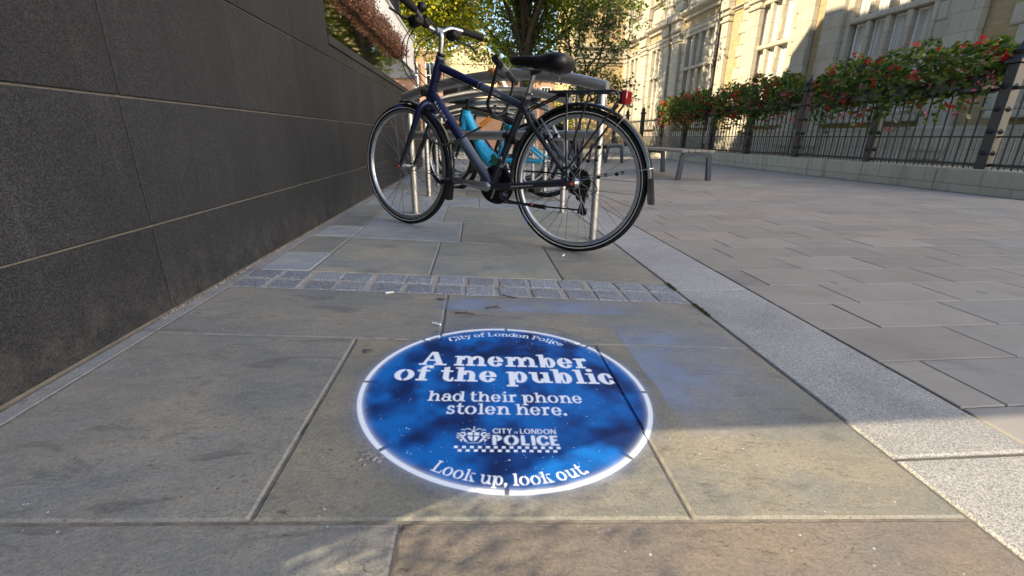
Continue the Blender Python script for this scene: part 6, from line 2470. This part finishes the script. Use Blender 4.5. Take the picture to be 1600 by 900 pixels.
# yellow-green tree at the end of the granite building
tb = (-2.35, 13.6, gz(-2))
ls = limbset(tb, 3.6, [(0, 1.7, 1.2, .95), (20, 1.5, 2.6, 1), (340, 1.6, 2.2, .97), (60, 1.6, 3.2, 1), (300, 1.5, 3.4, 1), (180, 2.0, 2.5, 1), (230, 2.0, 3.0, 1), (120, 1.8, 2.8, 1), (10, 1.2, 4.2, 1), (350, 1.9, .3, .9)], .18, (.1, 0), 9)
tree(tb, 'yellow-green sunlit tree rising beyond the white fascia', ls, {'twigs': 4, 'tl': .75, 'spread': .13, 'droop': .5}, 36000, (.040, .076), M['leaf_b'], 33, .18, 'yellowing_tree')
# slim young tree before the brick wing
tb = (3.42, 15.2, gz(3.4))
ls = limbset(tb, 1.7, [(0, 1.0, 1.6, 1), (20, .6, 2.4, 1), (170, .5, 2.0, 1), (200, .5, 1.2, .95), (350, 1.05, .8, .95), (90, .3, 2.8, 1), (330, .7, 2.8, 1), (10, 1.2, .2, .9)], .05, (.02, 0), 4)
tree(tb, 'slim young tree with small dark leaves before the brick wing', ls, {'twigs': 3, 'tl': .42, 'spread': .07, 'droop': .2}, 2000, (.045, .085), M['leaf_c'], 44, .05, 'young_tree')

# ================================================================== FAR HOUSES
def house(name, label, x0, x1, y, z1, mat, wcols, wrows, ww, wh, roof=None, extra=None):
    root = tag(empty(name, ((x0 + x1) / 2, y, -.1)), label, 'building')
    o0 = Vector(((x0 + x1) / 2, y, -.1))
    def hp(mb, nm, mt, parent=None):
        mb.map(lambda p: p - o0)
        return mb.build(nm, mt, parent or root, smooth=False)
    hp(MB().box(((x0 + x1) / 2, y + 4.15, z1 / 2), (x1 - x0, 8, z1)), 'wall', mat)
    for zc in wrows:
        for xc in wcols:
            m = MB()
            t_ = .07
            m.box((xc - ww / 2, y + .10, zc), (t_, .12, wh))
            m.box((xc + ww / 2, y + .10, zc), (t_, .12, wh))
            m.box((xc, y + .10, zc + wh / 2), (ww - t_, .12, t_))
            m.box((xc, y + .10, zc - wh / 2), (ww - t_, .12, t_))
            m.box((xc, y + .11, zc), (ww - t_, .08, t_ * .8))
            for q in (-1, 1):
                m.box((xc + q * ww / 6, y + .115, zc + wh / 4), (.03, .06, wh / 2 - t_))
                m.box((xc + q * ww / 6, y + .115, zc - wh / 4), (.03, .06, wh / 2 - t_))
            f_ = hp(m, 'window', M['whiteframe'])
            hp(MB().box((xc, y + .14, zc), (ww, .02, wh)), 'pane', M['glass'], f_)
            hp(MB().box((xc, y + .08, zc - wh / 2 - .11), (ww + .3, .22, .10)), 'sill', M['white_stone'], f_)
    if roof == 'flat':
        hp(MB().box(((x0 + x1) / 2, y + .02, z1 + .05), (x1 - x0 + .1, .35, .22)), 'parapet', M['white_stone'])
    if roof == 'pitch':
        hp(MB().prism([(x0, y + .0, z1), (x0, y + 4, z1 + 2.3), (x0, y + 8.2, z1)], (x1 - x0, 0, 0)), 'roof', M['slate'])
    if extra:
        extra(hp)
    return root
house('red_brick_house', 'sunlit red brick house with white sash windows beyond the handlebars', -9.5, -2.45, 38, 9.0, M['rbrick'], [-8.4, -6.6, -4.85, -3.25], [1.9, 5.0, 7.7], .95, 1.75, 'flat')
def gable(hp):
    pts = []
    for i in range(13):
        t_ = i / 12
        x = -2.4 + 4.2 * t_
        z = 6.15 + 0.95 * math.sin(math.pi * t_) ** .7
        pts.append((x, z))
    poly = [Vector((x, 38.4, z)) for x, z in pts] + [Vector((1.8, 38.4, 5.9)), Vector((-2.4, 38.4, 5.9))]
    hp(MB().prism(poly, (0, .5, 0)), 'gable', M['cbrick'])
    cop = MB()
    cop.tube([Vector((x, 38.4, z + .06)) for x, z in pts], .13, 8)
    hp(cop, 'coping', M['white_stone'])
    cop = MB().tube([(1.8, 38.2, 6.2), (2.1, 38.2, 5.0), (2.7, 38.2, 4.0)], .12, 8)
    hp(cop, 'pale_buttress', M['white_stone'])
house('cream_gable_house', 'cream brick house with a curved pale gable behind the top tube', -2.4, 1.8, 38.3, 5.95, M['cbrick'], [0.9], [1.6], .8, 1.4, None, gable)
def stacks(hp):
    m = MB().box((.75, 46.5, 7.2), (.75, .8, 3.4))
    m.box((.75, 46.5, 8.95), (.9, .95, .14))
    hp(m, 'chimney', M['cbrick'])
    m = MB().box((3.6, 46.5, 6.6), (1.0, .9, 2.4))
    hp(m, 'chimney', M['rbrick'])
house('terraced_house', 'red brick terrace with a slate roof and tall buff chimney far behind the tree', 1.85, 11.0, 42, 5.2, M['rbrick'], [2.9, 4.6, 6.3, 8.0, 9.7], [1.4, 3.9], .85, 1.5, 'pitch', stacks)
house('buff_house', 'buff brick house standing at the back between the gable and chimney', -2.0, 1.75, 47.5, 8.0, M['ybrick'], [-1.0, .6], [6.9], .8, 1.3, 'flat')
house('long_terrace', 'long brick terrace closing the view far to the right', 11.5, 60, 60, 9, M['rbrick'], [13 + 2.4 * i for i in range(12)], [2, 5], 1.0, 1.7, 'pitch')
house('side_terrace', 'long brick terrace closing the view far to the left', -60, -11, 55, 10, M['rbrick'], [-12.5 - 2.4 * i for i in range(12)], [2, 5.2, 8], 1.0, 1.7, 'flat')

# dark brick gate pier and garden wall
gp = tag(empty('brick_pier', (3.35, 22.5, gz(3.3))), 'dark red brick gate pier seen behind the seat post', 'pier')
MB().bbox((0, 0, 1.1), (.7, .7, 2.2), .015).build('shaft', M['dbrick'], gp)
m = MB().bbox((0, 0, 2.26), (.86, .86, .14), .03)
m.bbox((0, 0, 2.40), (.6, .6, .14), .05)
m.build('cap', M['stone'], gp)
gw = tag(empty('garden_wall', (0.2, 24.0, gz(0))), 'low dark brick garden wall closing the plaza behind the stands', 'wall')
MB().bbox((0, 0, .75), (6.0, .3, 1.5), .01).build('brickwork', M['dbrick'], gw)
MB().bbox((0, 0, 1.54), (6.1, .42, .08), .02).build('coping', M['stone'], gw)
gw = tag(empty('hedge', (4.5, 26.0, gz(4))), 'clipped green hedge between the pier and the brick wing', 'hedge')
leaves(6000, lambda r, n: np.stack([r.uniform(-.9, .9, n), r.uniform(-.6, .6, n), np.abs(r.normal(1.3, .8, n)) % 2.9], 1), (.05, .09), M['leaf_b'], 'foliage', gw, 77)

# ================================================================== SMALL LITTER AND GROWTH
def gpt(x, y, dz=0.0):
    return Vector((x, y, gz(x) + dz))
def butt(x, y, ang, label):
    b = gpt(x, y, .0042)
    root = tag(empty('cigarette_butt', b), label, 'litter', 'cigarette ends on the pavement')
    d = Vector((math.cos(ang), math.sin(ang), 0))
    s = Vector((-d.y, d.x, 0))
    MB().tube([-d * .006, d * .002 + s * .0005, d * .011 + s * .0015], [.0036, .0034, .0031], 8).build('paper', M['white_print'], root)
    MB().tube([d * .011 + s * .0015, d * .022 + s * .003], [.0036, .0037], 8).build('filter', M['butt'], root)
butt(-.118, 1.205, 2.5, 'cigarette end lying in the slab joint above the roundel')
butt(-.315, 1.468, .1, 'cigarette end lying just in front of the granite setts')
butt(.415, 2.06, .9, 'tiny cigarette end on the slab before the rear wheel')
def twig(pts, label):
    b = gpt(*pts[0], .002)
    root = tag(empty('twig', b), label, 'twig', 'twigs on the pavement')
    P = [gpt(x, y, .003 + .003 * (i % 2)) - b for i, (x, y) in enumerate(pts)]
    MB().tube(P, [.0022] * (len(P) - 1) + [.0010], 6).build('stick', M['twig'], root)
    MB().tube([P[1], P[1] + Vector((.012, .010, .004))], [.0014, .0006], 5).build('side_shoot', M['twig'], root)
twig([(-.075, 1.300), (-.045, 1.294), (-.010, 1.292)], 'thin dark twig on the slab behind the roundel')
twig([(.085, 1.475), (.105, 1.455), (.125, 1.450), (.140, 1.449)], 'curled brown twig at the edge of the setts')
twig([(.02, 1.345), (.055, 1.352), (.075, 1.354)], 'short reddish twig behind the roundel near the setts')

def gum(spots):
    for i, (x, y, r, lab) in enumerate(spots):
        root_b = gpt(x, y, .0)
        m = MB()
        ring = []
        for lev, (f, z) in enumerate(((1.0, .0004), (.85, .0016), (.0, .0018))):
            for k in range(18):
                a = 2 * math.pi * k / 18
                rr = r * f * (1 + .18 * math.sin(3 * a + i) + .10 * math.sin(5 * a + 2 * i))
                px, py = rr * math.cos(a) * 1.2, rr * math.sin(a)
                ring.append((px, py, -.046 * px + z))
        fs = []
        for lev in range(2):
            for k in range(18):
                k2 = (k + 1) % 18
                fs.append((lev * 18 + k, lev * 18 + k2, (lev + 1) * 18 + k2, (lev + 1) * 18 + k))
        m.add(ring, fs)
        o = m.build('chewing_gum', M['gum'], None)
        o.location = root_b
        tag(o, lab, 'stain', 'trodden chewing gum spots')
M['gum'] = mk('trodden_gum', (0.075, 0.073, 0.072), 0.85, 0, 0.25, 90, .4)
M['gum2'] = mk('pale_gum', (0.22, 0.21, 0.20), 0.85, 0, 0.4, 160, .8)
gum([(-.128, 1.425, .014, 'dark gum spot beside the joint near the setts'),
     (-.285, 1.035, .012, 'dark gum spot left of the roundel beside the slab joint')])
def scab():
    m = MB()
    r = random.Random(4)
    b = gpt(-.1905, .6365)
    for i in range(40):
        a, q = r.uniform(0, 6.28), .017 * math.sqrt(r.random())
        x, y = q * math.cos(a) * 1.25, q * math.sin(a)
        m.ball((x, y, -.046 * x + .0006), (r.uniform(.002, .0045), r.uniform(.002, .0045), r.uniform(.0008, .002)), 6, 4)
    o = m.build('dried_crust', M['gum2'], None)
    o.location = b
    tag(o, 'crusty grey round lump left of the roundel', 'stain')
scab()

# moss along the kerb joint and grit along the wall
def moss(pts, name, label, seed, mat, n, spread, sz):
    b = gpt(*pts[0])
    root = tag(empty(name, b), label, 'moss' if name == 'moss' else 'debris')
    def samp(r, k_):
        i = r.integers(0, len(pts) - 1, k_)
        t_ = r.random(k_)
        A = np.array([pts[j] for j in i])
        B = np.array([pts[j + 1] for j in i])
        p = A + (B - A) * t_[:, None] + r.normal(0, spread, (k_, 2))
        z = np.array([gz(v) for v in p[:, 0]]) + .0015 + r.random(k_) * .003
        return np.stack([p[:, 0], p[:, 1], z], 1) - np.array(b)
    leaves(n, samp, sz, mat, 'tuft' if name == 'moss' else 'grit', root, seed)
M['moss'] = mk('green_moss', (0.035, 0.05, 0.012), .95, 0, .4, 200)
M['grit'] = mk('pale_grit', (0.26, 0.24, 0.21), .95, 0, .4, 300)
moss([(.775, 1.66), (.776, 1.58)], 'moss', 'moss tuft in the kerb joint beside the end of the setts', 5, M['moss'], 500, .004, (.0015, .004))
moss([(.775, 1.43), (.776, 1.32)], 'moss', 'longer moss streak in the kerb joint nearer the camera', 6, M['moss'], 600, .003, (.0015, .004))
moss([(-.892, 1.2), (-.890, 2.4), (-.892, 3.6)], 'grit', 'line of pale grit along the foot of the granite wall', 7, M['grit'], 2600, .005, (.0012, .0036))

# unseen hedge added behind the camera to break up the edge of the sunlight
hg = tag(empty('added_hedge', (-1.2, -2.0, .37)), 'unseen loose hedge added behind the camera to dapple the sunlight edge', 'hedge')
def hsamp(r, n):
    z = (1 - np.sqrt(r.random(n))) * .40
    return np.stack([r.uniform(-.25, .22, n), r.uniform(-2.2, 2.05, n), z], 1)
leaves(46000, hsamp, (.006, .0115), M['leaf_c'], 'foliage', hg, 91)
